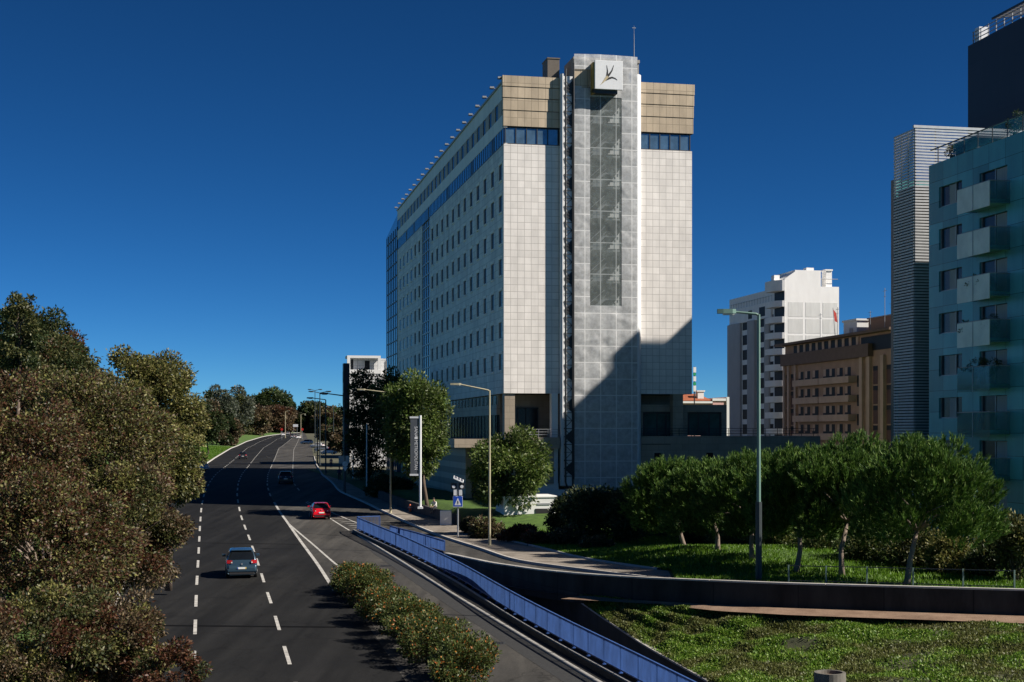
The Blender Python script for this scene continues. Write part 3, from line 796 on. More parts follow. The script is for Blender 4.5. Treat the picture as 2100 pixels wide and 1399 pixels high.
b = MB(); b.box(1.3, 5.1, -1.2, 4.4, 7.4, 8.45); b.box(-4.6, 1.3, .4, 40, 7.5, 8.3); b.build('terrace', M['tan_stone'], hotel)
b = MB(); b.box(3.2, 4.7, -.5, 4.2, 4.1, 7.4); b.box(-3.0, 3.2, 3.6, 40, 0, 7.5); b.build('terrace_base', M['tan_stone'], hotel)
b = MB(); b.box(-2.4, 3.0, 3.5, 3.6, 0, 6.9); b.build('dark_entrance', M['window_glass'], hotel)
b = MB()
for z in (8.7, 8.95, 9.2): b.tube([(1.2,-1.05,z),(5.0,-1.05,z)], .025, 6)
for x in (1.25, 2.2, 3.1, 4.0, 4.95): b.tube([(x,-1.05,8.35),(x,-1.05,9.22)], .03, 6)
b.build('terrace_rail', M['grey_metal'], hotel)
# right wing: pavilion and long podium wall
b = MB(); b.box(13.3, 31.5, -.25, 8, -.5, 8.55); b.build('podium_wall', M['tan_stone'], hotel)
b = MB()
for x in (14.6, 19.8): b.box(x, x+.65, -.32, -.252, 6.3, 6.95, 0); 
b.box(13.35, 16.2, -.33, -.252, 7.75, 7.82, 1)
b.build('small_window', [M['window_glass'], M['dark_metal']], hotel)
b = MB()
b.box(13.3, 22.4, 1.2, 7.5, 10.9, 11.6)           # roof slab of the pavilion
b.box(13.3, 13.9, 1.2, 1.7, 8.55, 10.9); b.box(17.0, 18.4, 1.2, 1.8, 8.55, 10.9); b.box(21.9, 22.4, 1.2, 7.5, 8.55, 10.9)
b.build('pavilion', M['tan_stone'], hotel)
b = MB()
b.box(13.9, 17.0, 1.45, 1.55, 8.6, 10.88, 0); b.box(18.4, 21.9, 1.45, 1.55, 8.6, 10.88, 0)
for x in (13.95, 15.3, 16.2, 18.5, 19.5, 20.6, 21.7): b.box(x, x+.14, 1.38, 1.45, 8.6, 10.88, 1)
for x0, x1 in ((13.9,17.0),(18.4,21.9)): b.box(x0, x1, 1.36, 1.45, 10.7, 10.88, 1)
b.build('pavilion_window', [glass_mat('green_glass', (.06,.11,.10), .08, .6, .4, .6), M['dark_metal']], hotel)
b = MB()
for z in (8.8, 9.05, 9.3): b.tube([(13.4,0,z),(31.3,0,z)], .025, 6)
x = 13.4
while x < 31.4: b.tube([(x,0,8.55),(x,0,9.32)], .03, 6); x += 1.25
b.build('terrace_rail', M['dark_metal'], hotel)

# garage canopy and white hut at the foot of the hotel
gar = thing('garage_entrance', 'low white garage entrance with a dark opening at the foot of the stair tower', 'garage', (1.2, 119.5, .6), ANG)
b = MB(); b.box(-1.9, 2.6, .0, 3.6, -.6, 2.9); b.box(-2.0, 2.7, -.08, 3.7, 2.9, 3.05); b.build('wall', M['white_render'], gar, bevel=.04)
b = MB(); b.box(.75, 2.3, -.06, .0, -.3, 2.0); b.build('door', M['black'], gar)
b = MB(); b.box(.9, 2.0, -.05, .0, 2.3, 2.45); b.build('name_plate', M['grey_metal'], gar)
# ------------------------------------------------------------------ teal glass apartment block on the right
M['teal'] = panel_mat('teal_panel', (.10,.36,.39), 'y', 1.9, 1.38, .015, var=.25, mcol=(.02,.06,.07), rough=.25, spec=.22, blotch=.15)
M['teal_x'] = panel_mat('teal_panel_x', (.10,.36,.39), 'x', 1.9, 1.38, .015, var=.25, mcol=(.02,.06,.07), rough=.25, spec=.22, blotch=.15)
M['balcony_glass'] = mat('balcony_glass', (.86,.86,.74), .35, .15, .7, spec=.3)
def see_through(m, a):
    nt = m.node_tree; out = nt.nodes['Material Output']; src = out.inputs[0].links[0].from_socket
    t = nt.nodes.new('ShaderNodeBsdfTransparent'); x = nt.nodes.new('ShaderNodeMixShader'); x.inputs[0].default_value = a
    nt.links.new(src, x.inputs[1]); nt.links.new(t.outputs[0], x.inputs[2]); nt.links.new(x.outputs[0], out.inputs[0])
see_through(M['balcony_glass'], .22)
M['curtain'] = mat('curtain', (.36,.35,.33), .9, .2, 1, stretch=(8,8,.3))
M['teal_glass'] = glass_mat('teal_glass', (.05,.20,.22), .1, .5, .3, 1); see_through(M['teal_glass'], .6)
TX, TY = 27.73, 96.0
GZ = 2.0                                        # plateau level in world height
teal = thing('glass_apartment_block', 'teal glass clad apartment block with glass balconies at the right edge', 'apartment block', (TX, TY, GZ), ANG)
# local: x inwards (away from the avenue), y along the street; the facade is x = 0, it runs from y=0 towards the camera (negative y)
TH = 17.65 + CZ - GZ
TL = 12.9
FL = [CZ - GZ + 16.0 - 2.76*k for k in range(9)]   # window heads
b = MB()
ops = []
for zt in FL:
    ops.append((-4.35, -1.35, zt-1.35, zt)); ops.append((-9.7, -6.5, zt-2.1, zt))
T2 = .3
zc = sorted(set([0.0, TH] + [a for o in ops for a in o[2:]]))
for z0, z1 in zip(zc[:-1], zc[1:]):
    if z1-z0 < .005: continue
    zm_ = (z0+z1)/2
    cut = sorted([(o[0], o[1]) for o in ops if o[2] < zm_ < o[3]])
    p = -TL
    for a, c in cut: b.box(0, T2, p, a, z0, z1); p = c
    b.box(0, T2, p, 0, z0, z1)
b.build('side_wall', M['teal'], teal)
b = MB(); b.box(T2, 24, -TL, -.02, 0, TH-.05); b.build('body', M['teal_x'], teal)
wi = di = None
for k, zt in enumerate(FL):
    if wi is None:
        q = MB(); q.box(.2, .24, -4.35, -1.35, -1.35, 0)
        for y in (-4.35, -3.4, -1.43): q.box(.12, .2, y, y+.08, -1.35, 0, 1)
        q.box(.12, .2, -4.35, -1.35, -1.35, -1.27, 1); q.box(.15, .2, -3.3, -2.5, -1.3, -.05, 2)
        wi = q.build('window', [M['window_glass'], M['grey_metal'], M['curtain']], teal); o = wi
        q = MB(); q.box(.2, .24, -9.7, -6.5, -2.1, 0)
        for y in (-9.7, -8.2, -6.58): q.box(.12, .2, y, y+.08, -2.1, 0, 1)
        q.box(.14, .2, -9.5, -8.3, -2.05, -.05, 2)
        di = q.build('balcony_door', [M['window_glass'], M['grey_metal'], M['curtain']], teal); p = di
    else:
        o = wi.copy(); COL.objects.link(o); o.parent = teal
        p = di.copy(); COL.objects.link(p); p.parent = teal
    o.location = (0, 0, zt); p.location = (0, 0, zt)
    if k < 7:
        q = MB(); q.box(-1.3, 0, -10.0, -6.3, zt-2.35, zt-2.12); bal = q.build('balcony', M['teal_x'], teal)
        q = MB()
        gm = 0 if k < 5 and k not in (4,) else 1
        q.box(-1.36, -1.31, -10.0, -6.2, zt-2.55, zt-1.05, gm); q.box(-1.30, -.02, -10.05, -10.0, zt-2.4, zt-1.05, 1); q.box(-1.30, -.02, -6.25, -6.2, zt-2.4, zt-1.05, 1)
        q.box(-1.39, -1.365, -8.15, -8.1, zt-2.55, zt-1.05, 2); q.tube([(-1.33,-10.03,zt-1.03),(-1.33,-6.2,zt-1.03)], .03, 6, 2); q.tube([(-1.33,-10.03,zt-1.03),(0,-10.03,zt-1.03)], .03, 6, 2)
        q.build('glass_balustrade', [M['balcony_glass'], M['teal_glass'], M['grey_metal']], bal)
# windows of the end face towards the bridge
ei = None
for k, zt in enumerate(FL):
    for x in (2.2, 7.4, 12.6, 17.8):
        if ei is None:
            q = MB(); q.box(0, 3.0, -.03, -.005, -1.4, 0)
            for xx in (0, .95, 2.92): q.box(xx, xx+.08, -.07, -.03, -1.4, 0, 1)
            q.box(0, 3.0, -.08, -.03, -1.48, -1.4, 1); q.box(1.1, 1.8, -.04, -.03, -1.35, -.05, 2)
            ei = q.build('window', [M['window_glass'], M['grey_metal'], M['curtain']], teal); o = ei
        else: o = ei.copy(); COL.objects.link(o); o.parent = teal
        o.location = (x, -TL, zt)
# roof terrace
b = MB()
for y in np.arange(-TL, 0, 1.7): b.box(.12, .17, y, y+.05, TH, TH+1.05)
b.box(.1, .2, -TL, 0, TH+1.02, TH+1.08); b.box(.13, .15, -TL, -3.0, TH+.1, TH+.98, 1)
b.build('roof_rail', [M['dark_metal'], M['teal_glass']], teal)
b = MB(); b.box(.9, 3.0, -4.6, -1.9, TH-.05, TH+.95); b.box(.7, 3.2, -4.9, -1.7, TH+.95, TH+1.1); b.build('roof_pergola', M['black'], teal)

# louvre clad tower behind it
lou = thing('louvre_tower', 'white and grey slatted louvre tower rising behind the teal glass block', 'louvre screen', (27.75, 99.6, GZ), ANG)
LT = 21.05 + CZ - GZ
M['slat'] = mat('slat', (.46,.46,.47), .5, .12, 2)
b = MB()
z = .3
rl = random.Random(4)
while z < LT-.1:
    b.box(-.04, .05, 0, 3.0, z, z+.13); b.box(0.05, 13.8, -.06, .04, z, z+.13)
    z += .205
b.box(-.07, 13.85, -.1, .08, LT-.1, LT+.08)
b.build('slats', M['slat'], lou)
b = MB()
for y in (.05, 1.0, 2.0, 2.95): b.box(.06, .12, y, y+.07, 0, LT-.1)
for x in (.1, 1.6, 4.3, 7.0, 9.7, 13.0): b.box(x, x+.08, .05, .12, 0, LT-.1)
b.build('mullion', M['dark_metal'], lou)
b = MB(); b.box(.22, 13.5, .22, 2.8, 0, 17.0+CZ-GZ); b.build('core', M['dark_concrete'], lou)
b = MB(); b.box(.0, 3.0, 3.05, 3.5, 0, 17.9+CZ-GZ); b.build('side_panel', M['teal_x'], lou)

# dark tower
DX, DY = .3159*150, 150.0
dk = thing('dark_tower', 'black clad tower block cut by the upper right corner', 'tower block', (DX, DY, GZ), ANG)
DH = .2669*150 + CZ - GZ
b = MB()
x1, y0 = 34, -42
b.add([(0,y0,0),(x1,y0,0),(x1,0,0),(0,0,0),(0,y0,DH+.4),(x1,y0,DH+.4),(x1,0,DH),(0,0,DH)], [(0,3,2,1),(4,5,6,7),(0,1,5,4),(1,2,6,5),(2,3,7,6),(3,0,4,7)])
b.build('body', panel_mat('black_panel', (.022,.02,.026), 'y', 3, 3, .02, var=.1, mcol=(.01,.01,.01), rough=.5), dk)
b = MB()
for z in (.4, .8, 1.2): b.box(.3, .4, -13, -.3, DH+z+.1, DH+z+.16)
for y in np.arange(-14, 0, 1.5): b.box(.3, .4, y, y+.08, DH, DH+1.4)
b.box(.5, 1.5, -1.4, -.5, DH+.1, DH+1.7, 1)
b.build('roof_rail', [M['grey_metal'], M['white_metal']], dk)
b = MB()
for y in np.arange(-13, -5, .7): b.bar((-.1,y,DH+1.4),(4,y,DH+2.2),.1)
b.box(-.2, -.05, -13, -5, DH+1.35, DH+1.55); b.build('roof_grille', M['dark_metal'], dk)
b = MB(); b.box(.0, 12, -41.5, -25.9, DH+.2, DH+2.6); b.box(.0, 6, -27.6, -25.9, DH+2.6, DH+4.0); b.build('shadow_roof_box', M['dark_concrete'], dk)  # unseen roof boxes, added to step the shadow on the hotel's stair tower

M['far_glass'] = mat('far_glass', (.016,.017,.02), .55, .4, .4, spec=.2)
# brown apartment block --------------------------------------------------
M['brown_band'] = mat('brown_band', (.15,.095,.07), .8, .15, 1)
M['brown_wall'] = mat('brown_wall', (.36,.23,.165), .85, .15, .6)
M['pink_wall'] = mat('pink_wall', (.50,.35,.27), .85, .12, .6)
M['shutter'] = mat('shutter', (.10,.045,.035), .7, .2, 1)
BX, BY = P(1610, 0, 255).x, 255.0
br = thing('brown_apartment_block', 'brown apartment block with long balconies between the white tower and the louvres', 'apartment block', (BX, BY, 0), ANG)
Lb = 43.0                                       # facade x=0 runs from y=0 (far) to y=-Lb (near)
top = CZ + (HY-705)/F*253
b = MB(); b.box(0, 16, -Lb, 0, 0, top-.4); b.build('wall', M['brown_wall'], br)
b = MB(); b.box(-1.6, 17, -Lb-.5, 1.2, top-.4, top); b.build('roof', M['brown_band'], br)
b = MB(); b.box(-.9, 0, -Lb+8, 0, top-3.9, top-1.9); b.build('brown_fascia', M['brown_band'], br)
NF = 5
for k in range(NF):
    z = top - 7.6 - 3.02*k
    for y0_, y1_ in ((-29, -17.5), (-17.2, -6.5)):
        q = MB(); q.box(-1.3, 0, y0_, y1_, z-.1, z+.06); q.box(-1.35, -1.25, y0_, y1_, z-.1, z+.95); q.box(-1.3, 0, y0_, y0_+.12, z, z+.95)
        q.build('balcony', M['pink_wall'], br)
    for y in (-27, -24, -21, -18.9, -14.5, -11, -8.2):
        q = MB(); wide = 2.5 if int(y*10) % 2 else 2.1
        q.box(-.04, .0, y, y+wide, z+.05, z+2.45); q.box(-.07, -.04, y+wide*.55, y+wide*.95, z+1.3, z+2.45, 1); q.build('window', [M['far_glass'], M['pink_wall']], br)
    q = MB(); q.box(-.05, 0, -31.5, -29.3, z-.8, z+1.0); q.build('dark_panel', M['black'], br)
    for y in (-41.0, -36.5, -4.2, -1.8):
        q = MB(); q.box(-.04, 0, y, y+1.5, z-.6, z+1.5, 0); q.box(-.05, 0, y, y+1.5, z+1.5, z+2.2, 1); q.build('shutter', [M['shutter'], M['far_glass']], br)
b = MB()
b = None
for y, dd, ww in ((-39.3,.5,1), (-34.6,.5,1), (-32.0,.5,1), (-42.9,.5,1), (-5.6,.4,.8), (-2.6,.4,.8), (-.6,.4,.8)):
    q = MB(); q.box(-dd, 0, y, y+ww, 0, top-3.9); q.build('pier', M['pink_wall'], br)
b = MB(); b.box(-.06, 0, -30, -4, top-1.85, top-.5); 
for y in np.arange(-30, -4, 2.6): b.box(-.12, -.06, y, y+.9, top-1.85, top-.5, 1)
b.box(-.15, 0, -42, -31, top-3.0, top-.8, 0)
b.build('top_glazing', [M['far_glass'], M['pink_wall']], br)
b = MB(); b.box(3, 10, -40, -27, top, top+2.4); b.box(2.8, 10.2, -40.2, -26.8, top+2.4, top+2.6); b.build('roof_house', mat('terracotta_wall', (.32,.19,.12), .85), br)
b = MB(); b.box(1.5, 3.5, -26, -21, top, top+2.3); b.box(1.3, 3.7, -26.2, -20.8, top+2.3, top+2.6); b.box(.9, 1.5, -24.5, -23, top, top+1.2); b.build('roof_hut', M['white_render'], br)
b = MB()
for y, h in ((-41, 3.2), (-38.2, 4.2), (-36, 6.5), (-31, 3.4), (-12, 4.6), (-19, 5)):
    b.tube([(1.4,y,top),(1.4,y,top+h)], .05, 5); b.bar((1.4,y-.7,top+h*.93),(1.4,y+.7,top+h*.93),.05); b.bar((1.4,y-.5,top+h*.8),(1.4,y+.5,top+h*.8),.04)
b.tube([(1.2,-41,top+2.2),(1.2,-31,top+2.2)], .04, 5)
b.build('roof_antenna', M['grey_metal'], br)
b = MB(); b.tube([(.5,-20,top),(.1,-20,top+4.8)], .05, 5); b.add([(.4,-20,top+2.6),(.1,-20,top+4.6),(.9,-20,top+2.4),(.75,-19.9,top+3.9)],[(0,1,3,2)],1); b.build('roof_flag', [M['grey_metal'], mat('flag_red', (.35,.03,.02), .8)], br)
# white apartment tower -----------------------------------------------------
M['white_stucco'] = mat('white_stucco', (.80,.79,.77), .85, .08, .5, stretch=(1,1,.3))
M['white_panel'] = mat('white_panel', (.62,.62,.60), .85, .12, .8, stretch=(1,1,.2))
AX, AY = P(1600, 0, 273).x, 273.0
wt = thing('white_apartment_tower', 'white apartment tower with a blank gridded gable and rounded balconies', 'apartment tower', (AX, AY, 0), ANG)
def za(py): return CZ + (HY-py)/F*273
Wd = 11.9                                        # front x 0..Wd ; side x=0 runs to y=+Ls
Ls = P(1472, 0, 1).x
Ls = 30.0
ztop = za(596)
q = MB()
q.box(.9, Wd, 0, Ls, 0, za(586)); q.box(3.0, 8.2, 0, 12, za(586), za(553)); q.box(.9, 3.0, 0, 10, za(586), za(572)); q.box(8.2, 12, 4, 12, za(586), za(586)+.01)
q.add([(.9,0,za(572)),(3.0,0,za(572)),(3.0,0,za(556)),(.9,6,za(572)),(3.0,6,za(572)),(3.0,6,za(556))],[(0,1,2),(3,5,4),(0,2,5,3),(1,4,5,2)])
q.build('wall', M['white_stucco'], wt)
q = MB()
for r in range(4):
    for c_ in range(3):
        if r == 3 and c_ == 2 and False: continue
        z0 = za(621+34*r+28); q.box(1.6+3.5*c_, 4.6+3.5*c_, -.03, 0, z0, z0+2.75)
q.build('gable_panel', M['white_panel'], wt)
for k in range(10):
    zc_ = za(608) - 3.02*k
    q = MB()
    a = [( .9 - 1.9*math.sin(t)*1.0, -.1 + 1.9*(1-math.cos(t))*1.3) for t in np.linspace(0, math.pi/2, 7)] + [(-1.0, 5.2), (.9, 5.2)]
    q.prism(a, zc_-1.9, zc_-.75); q.build('balcony', M['white_stucco'], wt)
    q = MB(); q.box(.86, .9, .2, 5, zc_-.75, zc_+1.1); q.build('balcony_opening', M['far_glass'], wt)
q = MB(); a = [(.9 - 1.9*math.sin(t), -.1 + 2.47*(1-math.cos(t))) for t in np.linspace(0, math.pi/2, 7)] + [(-1.0, 5.2), (.9, 5.2)]
q.prism(a, za(608)+1.1, za(574)); q.build('rounded_top', M['white_stucco'], wt)
q = MB()
M['shaded_stucco'] = mat('shaded_stucco', (.40,.40,.41), .85, .1, .6, stretch=(1,1,.3))  # the white stucco darkened, the side wall's shade put into the colour
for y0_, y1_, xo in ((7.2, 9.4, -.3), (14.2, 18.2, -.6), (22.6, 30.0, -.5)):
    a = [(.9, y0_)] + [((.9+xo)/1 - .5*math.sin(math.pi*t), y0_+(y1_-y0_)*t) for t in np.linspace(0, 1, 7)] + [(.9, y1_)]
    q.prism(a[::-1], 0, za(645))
q.build('rounded_bay', M['shaded_stucco'], wt)
for k in range(10):
    zc_ = za(640) - 3.02*k
    for y in (5.6, 10.4, 18.9):
        q = MB(); q.box(.84, .9, y, y+(1.5 if y < 6 else 3.2), zc_-2.0, zc_); q.build('window', M['far_glass'], wt)
q = MB(); q.box(.5, 2.4, 6, 28, za(645), za(612)); q.box(.45, .5, 9, 12, za(640), za(620), 1); q.box(.45,.5,16,18,za(640),za(622),1); q.build('penthouse', [M['white_stucco'], M['far_glass']], wt)
for bx in ([(9.7,10.9,1,3,za(586),za(552)),(9.5,11,.8,3.2,za(552),za(549))], [(5.5,7.0,.5,2,za(553),za(547))], [(1.0,2.0,26,28,za(612),za(590))], [(-.4,.7,2,3.4,za(574),za(562))]):
    q = MB()
    for t_ in bx: q.box(*t_)
    q.build('chimney', M['white_stucco'], wt)
q = MB()
for y in np.arange(6, 29, 1.5): q.tube([(.7,y,za(612)),(.7,y,za(612)+1.2)], .04, 5)
q.tube([(.7,6,za(612)+1.1),(.7,29,za(612)+1.1)], .04, 5); q.tube([(8.4,.5,za(586)+1.5),(Wd,.5,za(586)+1.5)], .06, 5); q.tube([(8.6,.5,za(586)),(8.6,.5,za(586)+1.5)], .06, 5); q.build('roof_rail', M['grey_metal'], wt)
# old house with red tiled roof between the hotel and the white tower
M['tiles'] = mat('tiles', (.30,.09,.04), .85, .25, 3)
ho = thing('old_house', 'small old house with red tiled roof and pink walls behind the pavilion', 'house', (P(1400,0,205).x, 205, 0), ANG)
zz = lambda py: CZ + (HY-py)/F*205
q = MB(); q.box(0, 4.4, 0, 8, 0, zz(823)); q.box(4.4, 6.6, -.3, 8, 0, zz(818)); q.build('wall', mat('pink_render', (.60,.36,.33), .85), ho)
q = MB(); q.add([(-.2,-.4,zz(822)),(4.4,-.4,zz(822)),(3.6,4,zz(806)),(-.2,4,zz(806)),(-.2,8,zz(822)),(4.4,8,zz(822))],[(0,1,2,3),(3,2,5,4),(1,5,2),(0,3,4)]); q.build('roof', M['tiles'], ho)
q = MB(); q.box(-.2, 4.3, -.45, -.05, zz(827), zz(823)); q.box(4.3, 6.7, -.45, -.3, zz(822), zz(817)); q.box(6.4,6.8,-.5,8,0,zz(814)); q.build('cornice', M['white_render'], ho)
q = MB(); q.box(2.6, 3.5, 1, 2, zz(818), zz(803)); q.box(2.45, 3.65, .9, 2.1, zz(803), zz(800)); q.build('chimney', M['white_render'], ho)
# second old roof seen under the right wing of the hotel
# vertical letter sign beyond the hotel corner
vs = thing('vertical_sign', 'thin vertical sign with white and green plates just right of the hotel corner', 'sign', (P(1425,0,190).x, 190, 0), ANG)
zv = lambda py: CZ + (HY-py)/F*190
q = MB(); q.tube([(0,.2,3),(0,.2,zv(752))], .08, 6); q.build('pole', M['dark_metal'], vs)
gm = mat('sign_green', (.02,.30,.12), .5)
for i, (a, c_) in enumerate(((753,764),(765,770),(772,782),(784,790),(791,803))):
    q = MB(); q.box(-.2, .18, 0, .12, zv(c_), zv(a)); q.build('sign_plate', gm if i in (1, 3) else M['white_metal'], vs)

# white building and dark slab far along the avenue
FX, FY = P(712, 0, 262).x, 262.0
wb = thing('white_office_building', 'white office building with a framed roof box far along the avenue', 'office building', (FX, FY, 0), ANG)
zf = lambda py: CZ + (HY-py)/F*262
q = MB(); q.box(0, 16, 0, 4, 0, zf(766)); q.box(3, 16, 4, 20, 0, zf(766)); q.box(.6, 7.2, 1.2, 4, zf(766), zf(734)); q.box(7.2, 16, 1, 12, zf(766), zf(738)); q.build('wall', panel_mat('white_tiles', (.60,.60,.60), 'x', 1.0, 1.0, .03, var=.04, blotch=.08), wb)
q = MB(); q.box(0, .55, 0, .6, zf(766), zf(734)); q.box(5.6, 6.1, 0, .6, zf(766), zf(734)); q.box(0, 6.1, 0, 1.2, zf(734), zf(729)); q.box(0, .4, .6, 4, zf(734), zf(729)); q.box(0, 6.2, -.1, .3, zf(766), zf(758)); q.build('roof_frame', M['white_render'], wb)
q = MB(); q.box(3.3, 4.2, 1.14, 1.2, zf(757), zf(739)); q.box(.8,1.2,1.14,1.2,zf(760),zf(737)); q.build('window', M['far_glass'], wb)
ds = thing('dark_slab', 'narrow dark slab building edge left of the white office building', 'building', (P(705,0,235).x, 235, 0), ANG)
q = MB(); q.box(0, .95, 0, 2.2, 0, CZ+(HY-745)/F*235); q.build('wall', mat('slab_dark', (.03,.035,.05), .6), ds)
q = MB()
for k in range(5): q.box(-.04, 0, .4, 1.9, 3+3.5*k, 4.8+3.5*k)
q.build('ribbon_window', M['far_glass'], ds)
# further blocks along the avenue (they throw the bands of shade across the road)
M['far_wall'] = panel_mat('far_wall', (.34,.33,.32), 'y', 3.0, 3.0, .25, var=.08, mcol=(.05,.05,.06))
for i, (Y, X, ln, h, lab) in enumerate(((318, -10, 30, 30, 'plain grey block hidden behind the hotel, first beyond the gap'), (392, -4, 60, 26, 'plain grey block hidden behind the hotel, second beyond the gap'))):
    f = thing('street_block', lab, 'building', (X, Y, 0), ANG)
    q = MB(); q.box(0, 16, 0, ln, 0, h); q.build('wall', M['far_wall'], f)
    q = MB(); q.box(-.3, 16.3, -.3, ln+.3, h, h+.5); q.build('roof', M['concrete'], f)
# ------------------------------------------------------------------ vegetation
def _dirs(rg, n):
    d = rg.normal(0, 1, (n, 3)); return d/np.linalg.norm(d, axis=1, keepdims=True)
def leaf_quads(pos, ax, length, width, rg):
    """one diamond leaf per position, ax = direction of the leaf"""
    n = len(pos)
    t = rg.normal(0, 1, (n, 3)); b = np.cross(ax, t); b /= np.linalg.norm(b, axis=1, keepdims=True) + 1e-9
    L = (length*rg.uniform(.65, 1.3, n))[:, None]; W = (width*rg.uniform(.7, 1.25, n))[:, None]
    v = np.stack([pos, pos + ax*L*.45 + b*W*.5, pos + ax*L, pos + ax*L*.45 - b*W*.5], 1)
    q = np.arange(n*4).reshape(-1, 4)
    return v.reshape(-1, 3), q
def clump_crown(rg, c, rad, n_clumps, clump_r, n_leaves, length, width, flat=0.0, droop=.1, shell=.25):
    """leaves on many small clumps spread through an ellipsoid, with gaps between them"""
    c, rad = np.array(c, float), np.array(rad, float)
    d = _dirs(rg, n_clumps); u = rg.uniform(.25, 1, n_clumps)**.45
    cc = d*u[:, None]*rad*(1 - .3*clump_r/rad.min())
    if flat: cc[:, 2] = np.where(cc[:, 2] < 0, cc[:, 2]*flat, cc[:, 2])
    cr = clump_r*rg.uniform(.55, 1.35, n_clumps)
    w = cr**2; w /= w.sum()
    k = rg.choice(n_clumps, n_leaves, p=w)
    dd = _dirs(rg, n_leaves)
    rr = cr[k]*(1 - np.abs(rg.normal(0, shell, n_leaves)))*(1+rg.normal(0, .08, n_leaves))
    pos = cc[k] + dd*rr[:, None]*np.array([1.05, 1.05, .85])
    out = pos/(np.linalg.norm(pos, axis=1, keepdims=True)+1e-6)
    ax = out*.5 + dd*.5 + rg.normal(0, .6, (n_leaves, 3)); ax[:, 2] -= droop
    ax /= np.linalg.norm(ax, axis=1, keepdims=True)
    return pos + c, ax, cc + c, cr
def limbs(mb, base, fork, targets, r0, rg):
    base, fork = Vector(base), Vector(fork)
    mid = (base+fork)/2 + Vector((rg.uniform(-.08,.08), rg.uniform(-.08,.08), 0))*(fork-base).length
    mb.tube([base, base + (mid-base)*.5, mid, fork], [r0*1.25, r0, r0*.85, r0*.65], 9)
    for t in targets:
        t = Vector(t); d = t - fork
        m1 = fork + d*.4 + Vector((rg.uniform(-.1,.1), rg.uniform(-.1,.1), .12))*d.length
        mb.tube([fork - Vector((0,0,r0*.4)), m1, t], [r0*.45, r0*.28, r0*.08], 6)
def tree(name, label, cat, base, c_rel, rad, mats, n_leaves, length, width, n_clumps=40, clump_r=None, seed=0, group=None, trunk_r=.18, bark='bark', flat=0, fork=None, droop=.1, twigs=0, shell=.25):
    rg = np.random.default_rng(seed)
    t = thing(name, label, cat, base, 0, group)
    cr = clump_r or min(rad)*.33
    pos, ax, cc, _ = clump_crown(rg, c_rel, rad, n_clumps, cr, n_leaves, length, width, flat, droop, shell)
    v, q = leaf_quads(pos, ax, length, width, rg)
    k = rg.choice(len(mats), len(q), p=[m[1] for m in mats]) if len(mats) > 1 else None
    if len(mats) > 1:                           # neighbouring leaves share their kind: choose per clump
        dist = ((pos[:, None, :] - cc[None, :, :])**2).sum(-1).argmin(1) if len(pos)*len(cc) < 6e6 else rg.integers(0, len(cc), len(pos))
        kc = rg.choice(len(mats), len(cc), p=[m[1] for m in mats])
        k = np.where(rg.random(len(q)) < .72, kc[dist], k)
    npmesh('crown', v, q, [m[0] for m in mats], t, mi=k)
    mb = MB()
    fk = fork or (c_rel[0]*.6, c_rel[1]*.6, c_rel[2] - rad[2]*.55)
    idx = rg.choice(len(cc), min(len(cc), 9 + twigs), replace=False)
    limbs(mb, (0, 0, -.15), fk, [cc[i] for i in idx], trunk_r, rg)
    mb.build('trunk', M[bark], t, smooth=True)
    return t
def lm(*a, **k): return leaf_mat(*a, **k)
V = {}
V['olive'] = lm('leaf_olive', [(.022,.032,.010), (.045,.056,.016), (.085,.09,.028), (.19,.18,.07)])
V['rust'] = lm('leaf_rust', [(.055,.020,.012), (.09,.034,.018), (.12,.05,.025), (.07,.045,.02)])
V['brown'] = lm('leaf_brown', [(.045,.032,.018), (.08,.055,.030), (.13,.09,.05), (.20,.15,.08)])
V['yellowgreen'] = lm('leaf_yellowgreen', [(.06,.075,.016), (.12,.125,.03), (.22,.205,.06), (.30,.27,.10)])
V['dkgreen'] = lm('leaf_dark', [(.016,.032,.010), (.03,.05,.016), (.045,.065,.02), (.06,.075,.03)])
V['bright'] = lm('leaf_bright', [(.045,.085,.014), (.08,.13,.022), (.12,.17,.035), (.17,.20,.06)])
V['mid'] = lm('leaf_mid', [(.03,.055,.012), (.055,.09,.02), (.085,.12,.03), (.13,.15,.06)])
V['greygreen'] = lm('leaf_greygreen', [(.05,.065,.045), (.09,.105,.075), (.13,.14,.10)])
V['pine'] = lm('pine_needles', [(.014,.044,.006), (.040,.100,.011), (.085,.17,.022), (.19,.27,.06)], trans=.22, rough=.65)
V['redshrub'] = lm('leaf_red', [(.09,.02,.014), (.13,.035,.022), (.08,.045,.02), (.06,.05,.018)])
V['hedge'] = lm('leaf_hedge', [(.03,.055,.012), (.06,.09,.02), (.09,.11,.03), (.12,.13,.04)])
V['berry'] = lm('berries', [(.30,.09,.015), (.34,.14,.02), (.26,.05,.012)], trans=0)

def VP(px, Y, dx=0, zf=zm, dz=0.0):
    return Vector(((px-1050)/F*Y, Y, CZ + float(zf(Y)) + dz))
def left_tree(label, px, py, Y, rw, rh, mats, n, length, width, seed, name='deciduous_tree', base_dz=.4, **k):
    """crown centre at the pixel (px,py), half width and half height in metres"""
    c = P(px, py, Y); b = VP(px + k.pop('bpx', 0), Y, dz=base_dz)
    k.setdefault('shell', .38); k['n_clumps'] = int(k.get('n_clumps', 40)*1.7); k['clump_r'] = k.get('clump_r', min(rw, rh)*.33)*.80
    return tree(name, label, 'tree', b, tuple(c - b), (rw, rw, rh), mats, int(n*2.3), length*.72, width*.70, seed=seed, group='trees along the left side of the avenue', **k)
MIX1 = [(V['olive'], .34), (V['rust'], .16), (V['brown'], .30), (V['yellowgreen'], .20)]
MIX2 = [(V['rust'], .34), (V['brown'], .32), (V['olive'], .22), (V['yellowgreen'], .12)]
